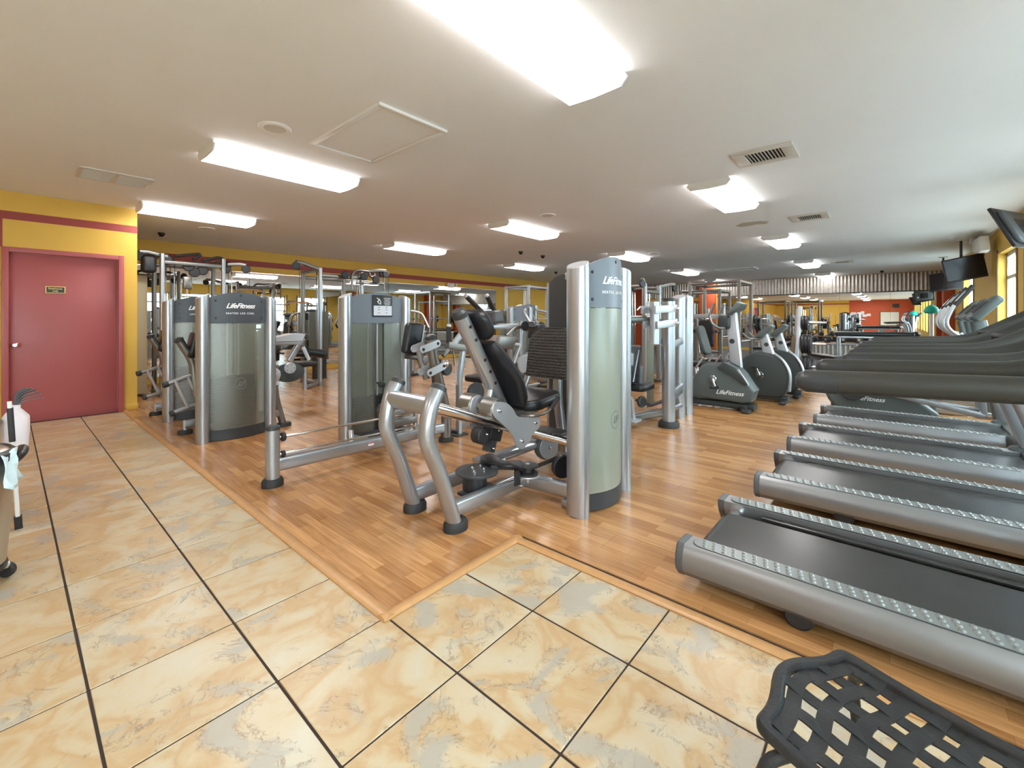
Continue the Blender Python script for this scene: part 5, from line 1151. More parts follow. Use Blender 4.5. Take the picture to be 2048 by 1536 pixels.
# ================================================================== televisions
def plane_quad(pix, c, n):
    n = V(n).normalized(); c = V(c); out = []
    for u, v in pix:
        d = ray(u, v); o = V((0, 0, HC)); out.append(o + d * ((c-o).dot(n)/d.dot(n)))
    return out, n
def television(label, c, ax, ay, w, h, back=False, mount=None):
    """ax runs along the width, ay up the height, the screen faces ax x ay"""
    ax = V(ax).normalized(); ay = V(ay); ay = (ay - ax*ay.dot(ax)).normalized(); n = ax.cross(ay); c = V(c)
    t = thing('television', label, 'television', c)
    q = lambda a, b, d: c + ax*a + ay*b + n*d
    MB().prism([q(a, b, -0.012) for a, b in rrect(w, h, 0.012, 2)], n, 0.03, 0.005, 2).build('bezel', 'black_plastic', t)
    MB().prism([q(a, b+0.008, 0.004) for a, b in rrect(w-0.05, h-0.06, 0.004, 1)], n, 0.003).build('screen', 'screen', t)
    b = MB().prism([q(a, b_, -0.048) for a, b_ in rrect(w*0.86, h*0.82, 0.05, 3)], n, 0.045, 0.014, 2).build('rear_cover', 'mid_grey', t)
    MB().prism([q(a, b_-h*0.04, -0.068) for a, b_ in rrect(w*0.42, h*0.46, 0.02, 2)], n, 0.012, 0.003, 1).build('mount_plate', 'black_plastic', b)
    MB().prism([q(a - w*0.30, b_-h*0.16, -0.0715) for a, b_ in rrect(0.04, 0.06, 0.004, 1)], n, 0.002).build('label_sticker', 'white_print', b)
    if mount:
        p = q(0, 0, -0.075); e = V((p.x - n.x*0.10, p.y - n.y*0.10, p.z - n.z*0.10 + 0.05)); tp = V((e.x, e.y, ZC - 0.005))
        mo = MB().tube([p, e, tp], 0.022, 10).build('ceiling_pole', 'dark_grey', t)
        MB().box((e.x, e.y, ZC-0.012), (0.16, 0.16, 0.022), bev=0.004).build('ceiling_plate', 'off_white', mo)
    return t
rt = V((RT[0], RT[1], 0)); fw_ = V((FW[0], FW[1], 0)); upv = V((0, 0, 1))
# near one: its back towards the viewpoint
nh_ = V((0.45, 0.89, 0)).normalized(); ax_ = V((-nh_.y, nh_.x, 0)); ay_ = upv*math.cos(math.radians(24)) + nh_*math.sin(math.radians(24))
tl = V((0, 0, HC)) + ray(1973, 418)*4.7
television('flat television seen from behind, hung from the ceiling by a dark pole', tl - ax_*0.36 - ay_*0.24, ax_, ay_, 0.72, 0.48, mount=True)
television('black flat television tilted down from the ceiling beside a beige bracket', V((0, 0, HC)) + ray(1929, 537)*8.6, (0.15, -0.96, 0.21), (-0.25, 0.40, 0.90), 0.60, 0.47, mount=True)
television('black flat television hung lower and farther, behind the tilted one', V((0, 0, HC)) + ray(1891, 563)*11.0, (0.15, -0.97, 0.10), (-0.25, 0.25, 0.93), 0.60, 0.46, mount=True)
br_ = thing('projector_bracket', 'beige ceiling bracket beside the tilted black television', 'bracket', (12.55, -1.25, ZC))
MB().prism([GY(u, v, -1.25) for u, v in ((1956, 480), (1968, 472), (1971, 500), (1966, 506), (1952, 504), (1953, 488))], (0, 1, 0), 0.12, 0.01, 2).build('body', 'off_white', br_)
MB().tube([(12.45, -1.22, 2.76), (12.45, -1.22, ZC)], 0.06, 12).build('neck', 'off_white', br_)
# ================================================================== woven metal chair in the corner
ch = thing('patio_chair', 'black metal patio chair with woven flat strap seat and rolled edge', 'chair', (1.2, -0.02, 0))
ZS = 0.44
A_ = GZ(1518, 1440, ZS); B_ = GZ(1682, 1298, ZS); e1 = (B_-A_); SW = e1.length; e1.normalize(); e2 = V((e1.y, -e1.x, 0)); e2.normalize()
if e2.y > 0: e2 = -e2
SD = 0.46
def seat_pt(s, d, dz=0.0):     # s 0..1 across the width, d 0..1 from the bowed edge to the back
    bow = 0.042*max(0.0, math.sin(math.pi*s))**3.4*(1-d)**2
    z = ZS + 0.014*math.sin(2*math.pi*(s-0.25))*0.6 - 0.018*math.sin(math.pi*s) * (0.3+0.7*d) + dz - 0.012*math.sin(math.pi*d)
    return A_ + e1*(SW*s) + e2*(SD*d) - e2*bow + V((0, 0, z-ZS))
rim = [seat_pt(k/14, 0) for k in range(1, 14)] + [seat_pt(0.97, 0.008), seat_pt(0.992, 0.03)] + [seat_pt(1, k/10) for k in range(1, 10)] + [seat_pt(0.992, 0.97), seat_pt(0.97, 0.992)] + [seat_pt(1-k/12, 1) for k in range(1, 12)] + [seat_pt(0.03, 0.992), seat_pt(0.008, 0.97)] + [seat_pt(0, 1-k/10) for k in range(1, 10)] + [seat_pt(0.008, 0.03), seat_pt(0.03, 0.008)]
rim = smooth_path(rim + [rim[0]], 3)[:-1]
MB().sweep(rim, [(-0.013, -0.012), (0.013, -0.012), (0.0145, 0.0), (0.008, 0.009), (-0.008, 0.009), (-0.0145, 0.0)], (0, 0, 1), closed=True).build('seat_rim', 'iron', ch, ang=50)
NA, NB_ = 6, 8
def strap(fn, wv, n=28, phase=0, cnt=8):
    m = MB(); vs = []; fs = []
    for k in range(n+1):
        t = k/n; lift = 0.0028*math.cos(math.pi*(t*cnt) + phase*math.pi); c = fn(t); c2 = fn(min(1, t+0.01)) if t < 0.99 else fn(t); c1_ = fn(max(0, t-0.01)); tg = (c2-c1_).normalized(); sd = tg.cross(V((0, 0, 1))).normalized()
        for (a, z) in ((-wv/2, 0.0), (wv/2, 0.0), (wv/2, -0.004), (-wv/2, -0.004)): vs.append(c + sd*a + V((0, 0, z + lift)))
        if k:
            p, q = (k-1)*4, k*4; fs += [(p, q, q+1, p+1), (p+2, q+2, q+3, p+3), (p+1, q+1, q+2, p+2), (p+3, q+3, q, p)]
    fs += [(0, 1, 2, 3), (n*4+3, n*4+2, n*4+1, n*4)]
    return m.add(vs, fs)
for i in range(NA): strap(lambda t, i=i: seat_pt((i+0.5)/NA*0.96+0.02, 0.01+0.98*t), 0.031, 40, i % 2, NB_).build('strap', 'iron', ch)
for j in range(NB_): strap(lambda t, j=j: seat_pt(0.01+0.98*t, (j+0.55)/NB_*0.97), 0.030, 30, (j+1) % 2, NA).build('strap', 'iron', ch)
for (s, d) in ((0.06, 0.14), (0.94, 0.14), (0.08, 0.95), (0.92, 0.95)):
    p = seat_pt(s, d, -0.01); od = (e1*(-0.05 if s < 0.5 else 0.05)) + e2*(-0.05 if d < 0.5 else 0.05)
    MB().tube(smooth_path([p, p - V((0, 0, 0.06)) + od*0.9, p - V((0, 0, 0.22)) + od*0.5, V((p.x, p.y, 0.012)) + od*1.1], 5), 0.013, 10).build('leg', 'iron', ch)
for s in (0.02, 0.98):
    MB().tube(smooth_path([seat_pt(s, 0.98), seat_pt(s, 1.0) + e2*0.05 + V((0, 0, 0.2)), seat_pt(s, 1.0) + e2*0.12 + V((0, 0, 0.46))], 6), 0.015, 10).build('back_upright', 'iron', ch)
MB().tube([seat_pt(k/8, 1.0) + e2*0.12 + V((0, 0, 0.46 + 0.03*math.sin(math.pi*k/8))) for k in range(9)], 0.016, 10).build('back_rail', 'iron', ch)
for k in range(5): MB().bar([seat_pt(0.12+0.19*k, 1.0) + e2*0.005 + V((0, 0, 0.02)), seat_pt(0.12+0.19*k, 1.0) + e2*0.055 + V((0, 0, 0.22)), seat_pt(0.12+0.19*k, 1.0) + e2*0.12 + V((0, 0, 0.47))], 0.035, 0.005, 0.001).build('back_strap', 'iron', ch)
# ================================================================== cleaning things at the left edge
bn = thing('waste_bin', 'brushed steel waste bin on casters with black rim and hanging blue white cloth', 'bin', (-0.187, 3.33, 0))
MB().lathe([(0.165, 0.10), (0.185, 0.11), (0.20, 0.30), (0.208, 0.60), (0.208, 0.63)], (-0.187, 3.33, 0), (0, 0, 1), 36).build('bin_body', 'steel_brushed', bn)
MB().lathe([(0.212, 0.60), (0.222, 0.615), (0.222, 0.65), (0.205, 0.665), (0.19, 0.65), (0.19, 0.60)], (-0.187, 3.33, 0), (0, 0, 1), 36).build('rim', 'black_plastic', bn)
MB().lathe([(0.205, 0.648), (0.18, 0.665), (0.10, 0.678), (0.01, 0.682)], (-0.187, 3.33, 0), (0, 0, 1), 36).build('lid', 'steel_brushed', bn)
MB().lathe([(0.17, 0.075), (0.19, 0.08), (0.19, 0.10), (0.165, 0.105)], (-0.187, 3.33, 0), (0, 0, 1), 30).build('dolly', 'black_plastic', bn)
for a in (0.1, 1.7, 3.3, 4.8):
    w_ = MB().disc((-0.187+0.185*math.cos(a), 3.33+0.185*math.sin(a), 0.04), (math.sin(a+0.5), math.cos(a+0.5), 0), 0.038, 0.03, 0.008, 18).build('caster', 'black_rubber', bn)
    MB().box((-0.187+0.175*math.cos(a), 3.33+0.175*math.sin(a), 0.068), (0.045, 0.045, 0.03), bev=0.006).build('caster_fork', 'steel_brushed', w_)
hp2 = [(0.012, 3.25, 0.60), (0.045, 3.30, 0.625), (0.052, 3.40, 0.63), (0.02, 3.46, 0.60)]
MB().tube(smooth_path(hp2, 5), 0.022, 12).build('side_handle', 'black_plastic', bn)
m = MB(); vs = []; fs = []
for k in range(7):
    for j in range(5):
        z = 0.655 - k*0.026; a = -0.72 + j*0.10; r = 0.224 + 0.012*math.sin(j*2.1+k*0.8) + 0.004*k; vs.append((-0.187+r*math.cos(a), 3.33+r*math.sin(a), z - 0.02*math.sin(j*1.3)))
for k in range(6):
    for j in range(4): a = k*5+j; fs.append((a, a+1, a+6, a+5))
co = m.add(vs, fs).build('hanging_cloth', 'blue_cloth', bn, ang=80); sm = co.modifiers.new('thickness', 'SOLIDIFY'); sm.thickness = 0.004
sq = thing('squeegee_pole', 'thin white squeegee pole with black end leaning beside the steel bin', 'squeegee', (0.04, 4.08, 0))
MB().tube([(0.045, 4.08, 0.03), (0.008, 4.05, 0.80)], 0.011, 10).build('pole', 'white', sq)
MB().bar([(0.047, 4.08, 0.001), (0.043, 4.08, 0.075)], 0.05, 0.036, 0.008, up=(1, 0, 0)).build('end_block', 'black_plastic', sq)
MB().tube([(0.020, 4.06, 0.55), (0.010, 4.052, 0.76)], 0.015, 10).build('grip', 'dark_grey', sq)
MB().tube([(0.026, 4.064, 0.44), (0.022, 4.060, 0.52)], 0.016, 10).build('collar', 'white', sq)
cart = thing('cleaning_cart', 'dark cleaning cart frame behind the steel bin at the edge of the doorway wall', 'cart', (-0.28, 4.45, 0))
for (a, b) in ((-0.50, 4.2), (-0.06, 4.2), (-0.50, 4.8), (-0.06, 4.8)):
    MB().tube([(a, b, 0.05), (a, b, 0.92 if b > 4.5 else 0.70)], 0.016, 10).build('frame_post', 'black_plastic', cart); MB().disc((a, b, 0.04), (1, 0.2, 0), 0.04, 0.03, 0.008, 18).build('caster', 'black_rubber', cart)
for z in (0.16, 0.66): MB().box((-0.28, 4.5, z), (0.48, 0.66, 0.05), bev=0.015).build('tray', 'dark_grey', cart)
MB().box((-0.09, 4.78, 0.80), (0.10, 0.06, 0.40), bev=0.012).build('upright_panel', 'black_plastic', cart)
MB().tube([(-0.50, 4.86, 0.92), (-0.06, 4.86, 0.92)], 0.018, 10).build('push_handle', 'black_plastic', cart)
jg = thing('spray_jug', 'white plastic jug with grey fan brush in its neck, on the cart', 'jug', (0.0, 4.32, 0.46))
m = MB(); vs = []; fs = []; pr = [(0.46, 0.050, 0.060), (0.465, 0.058, 0.068), (0.60, 0.066, 0.074), (0.66, 0.064, 0.070), (0.70, 0.036, 0.04), (0.715, 0.024, 0.024), (0.74, 0.024, 0.024)]
for (z, a, b) in pr: vs += [(0.035 + p[0], 4.32 + p[1], z) for p in rrect(2*a, 2*b, a*0.6, 3)]
for r in range(len(pr)-1):
    for k in range(16): fs.append((r*16+k, r*16+(k+1) % 16, (r+1)*16+(k+1) % 16, (r+1)*16+k))
fs += [tuple(range(15, -1, -1)), tuple((len(pr)-1)*16+k for k in range(16))]
m.add(vs, fs).build('jug_body', 'bottle', jg)
hk = MB().bar([(-0.036, 4.32, 0.640), (-0.02, 4.32, 0.640), (-0.005, 4.32, 0.600)], 0.02, 0.012, 0.003).build('hook', 'bottle', jg)
for k in range(6):
    a = math.radians(20 + k*13); MB().bar([(0.035, 4.32, 0.735), (0.035 + 0.05*math.cos(a), 4.30 - 0.02*k/5, 0.735 + 0.09*math.sin(a)), (0.035 + 0.13*math.cos(a*0.8), 4.29 - 0.02*k/5, 0.735 + 0.115*math.sin(a))], 0.016, 0.005, 0.001, 0.03).build('brush_blade', 'vinyl_grey', jg)
# ================================================================== free weight area
pr_ = thing('plate_rack', 'silver slanted plate rack with black weight plates and side pegs, by the bikes', 'weight rack', (10.4, 1.45, 0))
MB().bar([(10.38, 1.05, 0.06), (10.38, 1.78, 0.06)], 0.10, 0.11, 0.015).build('base_beam', 'silver', pr_)
MB().bar([(10.38, 1.42, 0.06), (11.25, 1.42, 0.06)], 0.08, 0.08, 0.015).build('base_beam', 'silver', pr_)
for yy in (1.28, 1.33): pass
for q in ((1567, 767), (1580, 768)): MB().disc(GX(q[0], q[1], 10.33), (1, 0, 0), 0.022, 0.012, 0.003, 14).build('bolt', 'dark_grey', pr_)
MB().bar([(10.40, 1.42, 0.10), (10.45, 1.38, 0.75), (10.62, 1.36, 1.55)], 0.075, 0.085, 0.015, 0.2, up=(1, 0, 0)).build('upright', 'silver_light', pr_)
MB().bar([(10.55, 1.46, 0.10), (10.62, 1.40, 1.50)], 0.07, 0.07, 0.015, up=(1, 0, 0)).build('upright', 'silver', pr_)
MB().bar([(10.46, 1.52, 0.10), (10.46, 1.46, 0.95)], 0.04, 0.05, 0.01, up=(1, 0, 0)).build('wood_spacer', 'brown_wood', pr_)
PLATES = 'round black weight plates on the slanted rack'
def weight_plate(c, ax, r, th, label, group):
    t = thing('weight_plate', label, 'weight plate', c, 0, group); c = V(c)
    MB().lathe([(0.028, -th*0.5), (r*0.42, -th*0.5), (r*0.47, -th*0.28), (r*0.80, -th*0.28), (r*0.84, -th*0.5), (r*0.97, -th*0.5), (r, -th*0.3), (r, th*0.3), (r*0.97, th*0.5), (r*0.84, th*0.5), (r*0.80, th*0.28), (r*0.47, th*0.28), (r*0.42, th*0.5), (0.028, th*0.5)], c, ax, 28).build('disc', 'plate_iron', t)
    MB().lathe([(0.032, -th*0.55), (0.040, -th*0.55), (0.040, th*0.55), (0.032, th*0.55)], c, ax, 18).build('hub_ring', 'chrome', t)
for (z, xx, r, n, lab) in ((0.35, 10.46, 0.225, 3, 'large black weight plate on the lowest peg of the slanted rack'), (0.80, 10.52, 0.19, 3, 'medium black weight plate on the middle peg of the slanted rack'), (1.22, 10.58, 0.15, 2, 'small black weight plate on the upper peg of the slanted rack')):
    MB().tube([(xx+0.02, 1.40, z), (xx+0.02, 0.93, z+0.01)], 0.026, 12).build('peg', 'chrome', pr_)
    for k in range(n): weight_plate((xx+0.02, 1.30 - 0.056*k, z), (0, 1, 0), r, 0.05, lab, PLATES)
# low corrugated ledge with dumbbells
lg = thing('dumbbell_ledge', 'low shelf on a corrugated metal front carrying the dumbbells', 'shelf', (17.0, 0.8, 0))
corrugated('corrugated_front', (16.86, -1.0, 0), (16.86, 3.4, 0), (-1, 0, 0), 0.02, 0.50, 0.105, 0.022, lg)
MB().box((17.12, 1.2, 0.54), (0.56, 4.5, 0.05), bev=0.006).build('shelf_top', 'brown_wood', lg); MB().box((17.15, 1.2, 0.26), (0.40, 4.3, 0.50)).build('shelf_body', 'dark_grey', lg)
MB().box((16.85, 1.2, 0.525), (0.03, 4.5, 0.05), bev=0.004).build('front_rail', 'silver', lg)
def dumbbell(x, y, z, r, a, label):
    t = thing('dumbbell', label, 'dumbbell', (x, y, z), 0, 'dumbbells on the ledge'); ax = V((math.cos(a), math.sin(a), 0)); c = V((x, y, z+r))
    MB().tube([c-ax*0.09, c+ax*0.09], 0.017, 10).build('handle', 'chrome', t)
    for s in (-1, 1):
        h = MB().lathe([(0.02, 0.07), (r*0.9, 0.07), (r, 0.08), (r, 0.155), (r*0.88, 0.17), (r*0.5, 0.172)], c, ax*s, 18).build('head', 'plate_iron', t)
        MB().disc(c + ax*s*0.173, ax, r*0.42, 0.006, 0.001, 16).build('end_cap', 'chrome', h)
for k in range(11):
    r = 0.115 - 0.004*k; dumbbell(17.08, -0.75 + k*0.37, 0.566, r, random.uniform(-0.25, 0.25), 'round head black dumbbell on the corrugated ledge')
def bench(x, y, rz, label, inc=0.0):
    t = thing('weight_bench', label, 'bench', (x, y, 0), rz); L = 1.15
    MB().pad((0.15, 0, 0.44), 0.80, 0.27, 0.07, (1, 0, 0), (0, 1, 0), 0.05).build('seat_pad', 'vinyl', t, world=False)
    ca, sa = math.cos(inc), math.sin(inc); MB().pad((-0.30 - 0.22*ca, 0, 0.45 + 0.22*sa), 0.42, 0.27, 0.07, (ca, 0, -sa), (0, 1, 0), 0.05).build('back_pad', 'vinyl', t, world=False)
    MB().bar([(-0.55, 0, 0.37), (0.55, 0, 0.37)], 0.06, 0.06, 0.012).build('spine', 'silver', t, world=False)
    for sx in (-1, 1):
        MB().bar([(sx*0.40, 0, 0.36), (sx*0.58, 0, 0.04)], 0.06, 0.05, 0.012, up=(0, 1, 0)).build('leg', 'silver_light', t, world=False)
        MB().bar([(sx*0.58, -0.25, 0.03), (sx*0.58, 0.25, 0.03)], 0.06, 0.05, 0.012).build('cross_foot', 'silver', t, world=False)
    return t
bench(12.55, 1.15, 0.5, 'flat black weight bench with splayed silver legs before the dumbbell ledge')
bench(14.6, 2.6, 1.2, 'black weight bench with raised back between the racks', 0.5)
def power_rack(x, y, rz, w, d, h, label, bar_z=1.45, plates=True, name='power_rack', mt='silver'):
    t = thing(name, label, 'rack', (x, y, 0), rz)
    for sx in (-1, 1):
        for sy in (-1, 1):
            p = MB().bar([(sx*w/2, sy*d/2, 0), (sx*w/2, sy*d/2, h)], 0.075, 0.075, 0.012, up=(1, 0, 0)).build('post', mt, t, world=False)
        for k in range(12): MB().disc((sx*w/2, -d/2-0.038, 0.6 + k*0.12), (0, 1, 0), 0.014, 0.004, 0.001, 10).build('peg_hole', 'black_plastic', t, world=False)
        MB().bar([(sx*w/2, -d/2-0.15, 0.04), (sx*w/2, d/2+0.15, 0.04)], 0.08, 0.07, 0.015).build('foot_beam', mt, t, world=False)
        MB().bar([(sx*w/2, -d/2, h-0.04), (sx*w/2, d/2, h-0.04)], 0.07, 0.07, 0.015).build('top_beam', mt, t, world=False)
        MB().tube([(sx*w/2, -d/2, 0.75), (sx*w/2, d/2, 0.75)], 0.022, 10).build('safety_bar', 'chrome', t, world=False)
        MB().bar([(sx*w/2, -d/2-0.02, bar_z-0.05), (sx*w/2, -d/2-0.12, bar_z-0.05), (sx*w/2, -d/2-0.12, bar_z+0.02)], 0.04, 0.02, 0.004).build('bar_hook', 'dark_grey', t, world=False)
    for yy in (-d/2, d/2): MB().bar([(-w/2, yy, h-0.05), (w/2, yy, h-0.05)], 0.07, 0.07, 0.015).build('cross_beam', mt, t, world=False)
    MB().bar([(-w/2, d/2, 0.3), (w/2, d/2, 0.3)], 0.06, 0.07, 0.015).build('cross_beam', mt, t, world=False)
    b = MB().tube([(-1.05, -d/2-0.08, bar_z), (1.05, -d/2-0.08, bar_z)], 0.014, 10).build('barbell_bar', 'chrome', t, world=False)
    for sx in (-1, 1):
        MB().tube([(sx*0.66, -d/2-0.08, bar_z), (sx*1.06, -d/2-0.08, bar_z)], 0.026, 12).build('bar_sleeve', 'chrome', b, world=False)
        if plates:
            for k in range(2): MB().disc((sx*(0.72 + 0.055*k), -d/2-0.08, bar_z), (1, 0, 0), 0.22 - 0.05*k, 0.045, 0.012, 26).build('loaded_plate', 'plate_iron', b, world=False)
    return t
power_rack(12.3, 3.3, math.radians(90), 1.15, 1.2, 2.25, 'tall silver squat rack with loaded barbell between the bikes and the dumbbell ledge', 1.15, mt='taupe_metal')
power_rack(14.7, 4.4, math.radians(90), 1.15, 1.1, 2.2, 'silver squat rack farther off, before the orange red column', 1.3, mt='taupe_metal')
power_rack(11.0, 8.7, 0.0, 0.95, 0.9, 2.33, 'tall silver rack with drilled posts by the yellow back wall', 1.30, False)
stt = thing('stretching_table', 'black padded stretching table on silver legs beyond the ellipticals', 'table', (14.4, 0.35, 0), math.radians(8))
MB().pad((0, 0, 0.92), 0.75, 1.5, 0.10, (1, 0, 0), (0, 1, 0), 0.04).build('table_pad', 'vinyl', stt, world=False)
for sx in (-1, 1):
    MB().bar([(sx*0.33, -0.70, 0.84), (sx*0.33, 0.70, 0.84)], 0.05, 0.06, 0.012).build('top_rail', 'silver', stt, world=False)
    for yy in (-0.66, 0.0, 0.66): MB().bar([(sx*0.33, yy, 0.0), (sx*0.33, yy, 0.82)], 0.05, 0.05, 0.012, up=(1, 0, 0)).build('leg', 'silver', stt, world=False)
for yy in (-0.66, 0.66): MB().bar([(-0.33, yy, 0.20), (0.33, yy, 0.20)], 0.04, 0.05, 0.012).build('stretcher', 'silver', stt, world=False)
# more machines in the middle distance
hm = thing('hip_machine', 'silver hip machine with black grips standing behind the leg press seat', 'weight machine', (3.5, 3.7, 0))
P = lambda u, v, y=3.62: GY(u, v, y)
lgp = [P(927, 694), P(921, 740), P(918, 760), P(918, 876)]
b = MB().bar(lgp, 0.055, 0.06, 0.01, 0.08, up=(0, 1, 0)).build('upright', 'silver', hm); MB().box((lgp[-1].x, 3.62, 0.012), (0.16, 0.13, 0.02), bev=0.004).build('foot_plate', 'dark_grey', b)
MB().bar([P(894, 690), P(930, 697)], 0.07, 0.075, 0.012).build('top_bar', 'taupe_metal', hm)
g = MB().tube([P(897, 686), P(897, 654)], 0.026, 12).build('grip', 'black_rubber', hm); MB().ball(P(898, 652), 0.027, 12).build('grip_end', 'silver_light', g)
MB().tube([P(898, 690), P(896, 702), P(886, 712)], 0.024, 10, fil=0.05).build('bent_tube', 'taupe_metal', hm)
MB().tube([P(906, 700), P(914, 770)], 0.010, 8).build('push_rod', 'chrome', hm)
MB().bar([P(924, 792), P(952, 812)], 0.02, 0.02).build('brace', 'silver_light', hm)
MB().bar([(lgp[-1].x, 3.62, 0.10), (4.35, 3.95, 0.10)], 0.06, 0.08, 0.012).build('floor_beam', 'silver', hm)
MB().bar([(lgp[-1].x, 3.62, 0.03), (lgp[-1].x-0.02, 4.0, 0.03)], 0.07, 0.05, 0.012).build('cross_foot', 'dark_grey', hm)
MB().bar([P(930, 700), (4.3, 3.95, 0.75), (4.35, 3.95, 0.0)], 0.06, 0.06, 0.012, 0.1).build('rear_frame', 'silver', hm)
MB().pad((4.05, 3.90, 0.55), 0.42, 0.36, 0.08, (1, 0, 0), (0, 1, 0), 0.07).build('seat_pad', 'vinyl', hm)
MB().disc((3.75, 3.75, 0.42), (0.2, 1, 0), 0.12, 0.04, 0.01, 26).build('cam_plate', 'dark_grey', hm)
for (a, b_) in (((930, 655), (905, 690)), ((922, 672), (900, 700))): MB().bar([P(*a, 3.9), P(*b_, 3.9)], 0.05, 0.05, 0.015).build('lever', 'silver_light', hm)
cr = thing('crunch_machine', 'silver crunch machine with two raised black handles and grey box pad', 'weight machine', (6.0, 5.0, 0))
P = lambda u, v, y=5.0: GY(u, v, y)
for (a, b_, c_) in (((932, 592), (970, 630), (966, 655)), ((974, 592), (994, 632), (990, 658))):
    t_ = MB().tube([P(*a), P(*b_), P(*c_)], 0.030, 12, fil=0.12).build('handle_arm', 'silver', cr); MB().tube([P(*a), P(*a).lerp(P(*b_), 0.85)], 0.040, 12).build('grip', 'black_rubber', t_); MB().ball(P(*a), 0.041, 12).build('grip_end', 'silver_light', t_)
MB().bar([P(968, 654), P(1032, 652)], 0.16, 0.085, 0.02).build('top_beam', 'silver_light', cr)
MB().prism([P(974, 622), P(990, 620), P(996, 646), P(972, 648)], (0, 1, 0), 0.35, 0.04, 3).build('chest_pad', 'vinyl_grey', cr)
MB().prism([P(986, 670, 4.8), P(1026, 672, 4.8), P(1016, 692, 4.8), P(1012, 698, 4.8), P(982, 696, 4.8)], (0, 1, 0), 0.30, 0.03, 3).build('box_pad', 'taupe_metal', cr)
MB().bar([P(1012, 672, 4.9), P(1030, 655, 4.9), P(1052, 652, 4.9)], 0.07, 0.06, 0.02, 0.1).build('lever', 'taupe_metal', cr)
MB().tube([P(1050, 652, 4.75), P(1064, 653, 4.75)], 0.085, 16).build('roller_pad', 'vinyl', cr)
MB().prism([P(1068, 650), P(1082, 648), P(1074, 678), P(1064, 676)], (0, 1, 0), 0.26, 0.04, 3).build('knee_pad', 'vinyl', cr)
MB().bar([P(1026, 688, 4.85), P(1040, 690, 4.85), P(1024, 735, 4.85), P(1026, 756, 4.85)], 0.06, 0.06, 0.015, 0.05, up=(0, 1, 0)).build('support_post', 'silver_light', cr)
MB().bar([P(1030, 725), P(1078, 700)], 0.09, 0.12, 0.03).build('main_beam', 'silver', cr)
MB().bar([P(1074, 705), P(1062, 735), P(1048, 774)], 0.09, 0.11, 0.03, 0.1, up=(0, 1, 0)).build('front_leg', 'silver', cr)
MB().disc(P(1046, 728, 4.9), (0, 1, 0), 0.16, 0.05, 0.01, 28).build('cam_plate', 'silver_light', cr)
MB().disc(P(1054, 736, 5.0), (0, 1, 0), 0.12, 0.06, 0.01, 28).build('weight_disc', 'dark_grey', cr)
MB().pad((5.7, 5.05, 0.50), 0.42, 0.40, 0.09, (1, 0, 0), (0, 1, 0), 0.07).build('seat_pad', 'vinyl', cr)
MB().bar([(5.7, 5.05, 0.0), (5.7, 5.05, 0.46)], 0.08, 0.08, 0.02, up=(1, 0, 0)).build('seat_post', 'silver', cr)
MB().bar([(5.4, 5.05, 0.045), (6.75, 5.05, 0.045)], 0.08, 0.08, 0.02).build('floor_beam', 'silver', cr)
for xx in (5.4, 6.72): MB().bar([(xx, 4.75, 0.03), (xx, 5.35, 0.03)], 0.08, 0.055, 0.015).build('cross_foot', 'dark_grey', cr)
MB().tube([(6.1, 5.0, 0.05), (6.15, 5.0, 1.25)], 0.05, 14).build('mast', 'silver', cr)
def station(x, y, label, title='', hp=1.58, sgn=-1, name='chest_press_machine'):
    """tower machine with seat, back pad and press arms, seen in the middle distance"""
    t = thing(name, label, 'weight machine', (x, y, 0))
    tower(t, x-0.33, x+0.33, y, hp, 0.06, title, 'header_blue', 'frosted', sgn, 0.32, logo=bool(title))
    yy = y + sgn*0.75
    MB().bar([(x, y, 0.08), (x, yy-0.0, 0.08)], 0.08, 0.09, 0.02).build('floor_beam', 'silver', t)
    MB().bar([(x-0.30, yy, 0.03), (x+0.30, yy, 0.03)], 0.08, 0.055, 0.015).build('cross_foot', 'dark_grey', t)
    MB().tube([(x, yy+0.1*sgn*-1, 0.05), (x, yy+0.1*sgn*-1, 0.46)], 0.045, 12).build('seat_post', 'silver', t)
    MB().pad((x, yy-0.05*sgn, 0.50), 0.40, 0.38, 0.08, (1, 0, 0), (0, 1, 0), 0.07).build('seat_pad', 'vinyl', t)
    MB().pad((x, y+sgn*0.46, 0.90), 0.30, 0.62, 0.08, (1, 0, 0), (0, 0.15*sgn*-1, 1), 0.08).build('back_pad', 'vinyl', t)
    MB().bar([(x, y+sgn*0.38, 0.10), (x, y+sgn*0.36, 1.25)], 0.07, 0.07, 0.02, up=(1, 0, 0)).build('back_post', 'silver', t)
    for s in (-1, 1):
        a_ = MB().tube([(x+s*0.18, y+sgn*0.30, 1.50), (x+s*0.42, y+sgn*0.45, 1.45), (x+s*0.42, y+sgn*0.75, 1.05), (x+s*0.30, y+sgn*0.80, 0.95)], 0.026, 10, fil=0.12).build('press_arm', 'silver_light', t)
        MB().tube([(x+s*0.42, y+sgn*0.72, 1.08), (x+s*0.30, y+sgn*0.80, 0.95)], 0.032, 10).build('grip', 'black_rubber', a_)
    return t
station(8.75, 6.9, 'silver press machine with rounded tower standing before the drilled rack', '', 1.66)
station(7.35, 6.0, 'silver press machine with tower standing behind the crunch machine', '')
station(6.2, 8.9, 'silver press machine standing close to the mirrored back wall, between the cable stations', '')
station(9.6, 5.6, 'silver press machine standing behind the cable station and the arm press', '', 1.62)
station(12.7, 9.9, 'silver press machine at the far end of the mirrored back wall', '', 1.62)
dp = thing('dip_station', 'pale grey dip station with upright horns behind the lettered upright bike', 'dip station', (9.65, 2.83, 0))
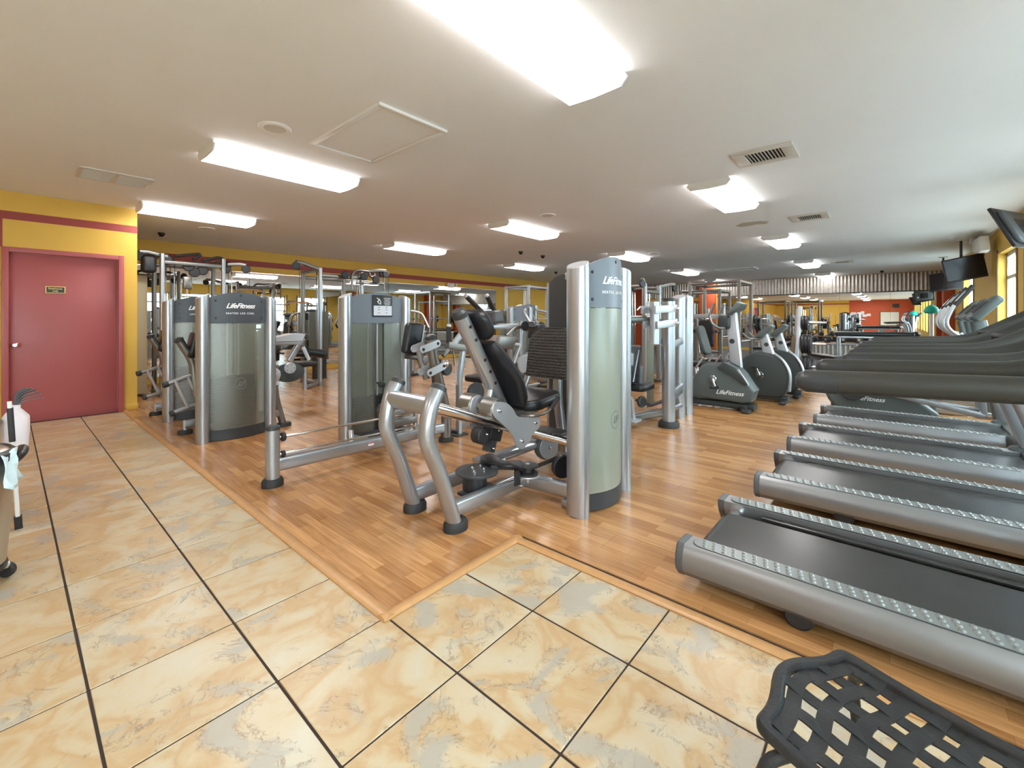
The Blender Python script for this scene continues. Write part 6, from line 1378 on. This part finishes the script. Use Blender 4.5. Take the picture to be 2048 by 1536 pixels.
for s_ in (-1, 1):
    MB().bar([(9.65, 2.83 + s_*0.24, 0.0), (9.65, 2.83 + s_*0.24, 1.30)], 0.08, 0.07, 0.015, up=(1, 0, 0)).build('post', 'taupe_metal', dp)
    MB().tube([(9.60, 2.83 + s_*0.20, 1.05), (9.25, 2.83 + s_*0.26, 1.05)], 0.032, 12).build('dip_bar', 'black_rubber', dp)
    MB().bar([(9.25, 2.83 + s_*0.26, 0.04), (9.95, 2.83 + s_*0.26, 0.04)], 0.08, 0.07, 0.015).build('foot_beam', 'taupe_metal', dp)
MB().bar([(9.65, 2.51, 1.36), (9.65, 3.13, 1.36)], 0.07, 0.09, 0.015).build('cross_bar', 'silver_light', dp)
for dy in (-0.30, 0.0, 0.28): MB().bar([(9.65, 2.83 + dy, 1.38), (9.65, 2.83 + dy, 1.62 if dy else 1.52)], 0.05, 0.05, 0.012, up=(1, 0, 0)).build('horn', 'silver_light', dp)
MB().pad((9.52, 2.83, 1.00), 0.30, 0.55, 0.08, (0, 1, 0), (0, 0, 1), 0.06).build('back_pad', 'vinyl', dp)
# teal topped stand among the ellipticals
ts = thing('ball_stand', 'teal domed ball resting on a white post stand beyond the ellipticals', 'exercise ball', (11.6, -0.42, 0))
q = GY(1863, 620, -0.75)
ts.location = (q.x, q.y, 0); ROOTM[ts] = Matrix.Translation((q.x, q.y, 0))
MB().tube([(q.x, q.y, 0.0), (q.x, q.y, q.z-0.07)], 0.04, 14).build('post', 'white', ts)
MB().lathe([(0.11, -0.08), (0.14, -0.05), (0.138, 0.0), (0.105, 0.065), (0.055, 0.105), (0.024, 0.118), (0.012, 0.14)], (q.x, q.y, q.z), (0, 0, 1), 24).build('dome', 'teal', ts)
MB().lathe([(0.22, 0.0), (0.22, 0.03), (0.08, 0.06)], (q.x, q.y, 0), (0, 0, 1), 20).build('base', 'dark_grey', ts)
# exit sign over the window wall
es = thing('exit_sign', 'red exit sign high on the window wall', 'exit sign', (13.4, YR+0.03, 2.62))
MB().box((13.4, YR+0.03, 2.70), (0.34, 0.05, 0.20), bev=0.006).build('housing', 'exit_red', es)
text_mesh('EXIT', 0.13, frame_matrix((13.4, YR+0.057, 2.70), (-1, 0, 0), (0, 0, 1)), 0.001, 0, 0.003).build('lettering', 'white_print', es, ang=20)
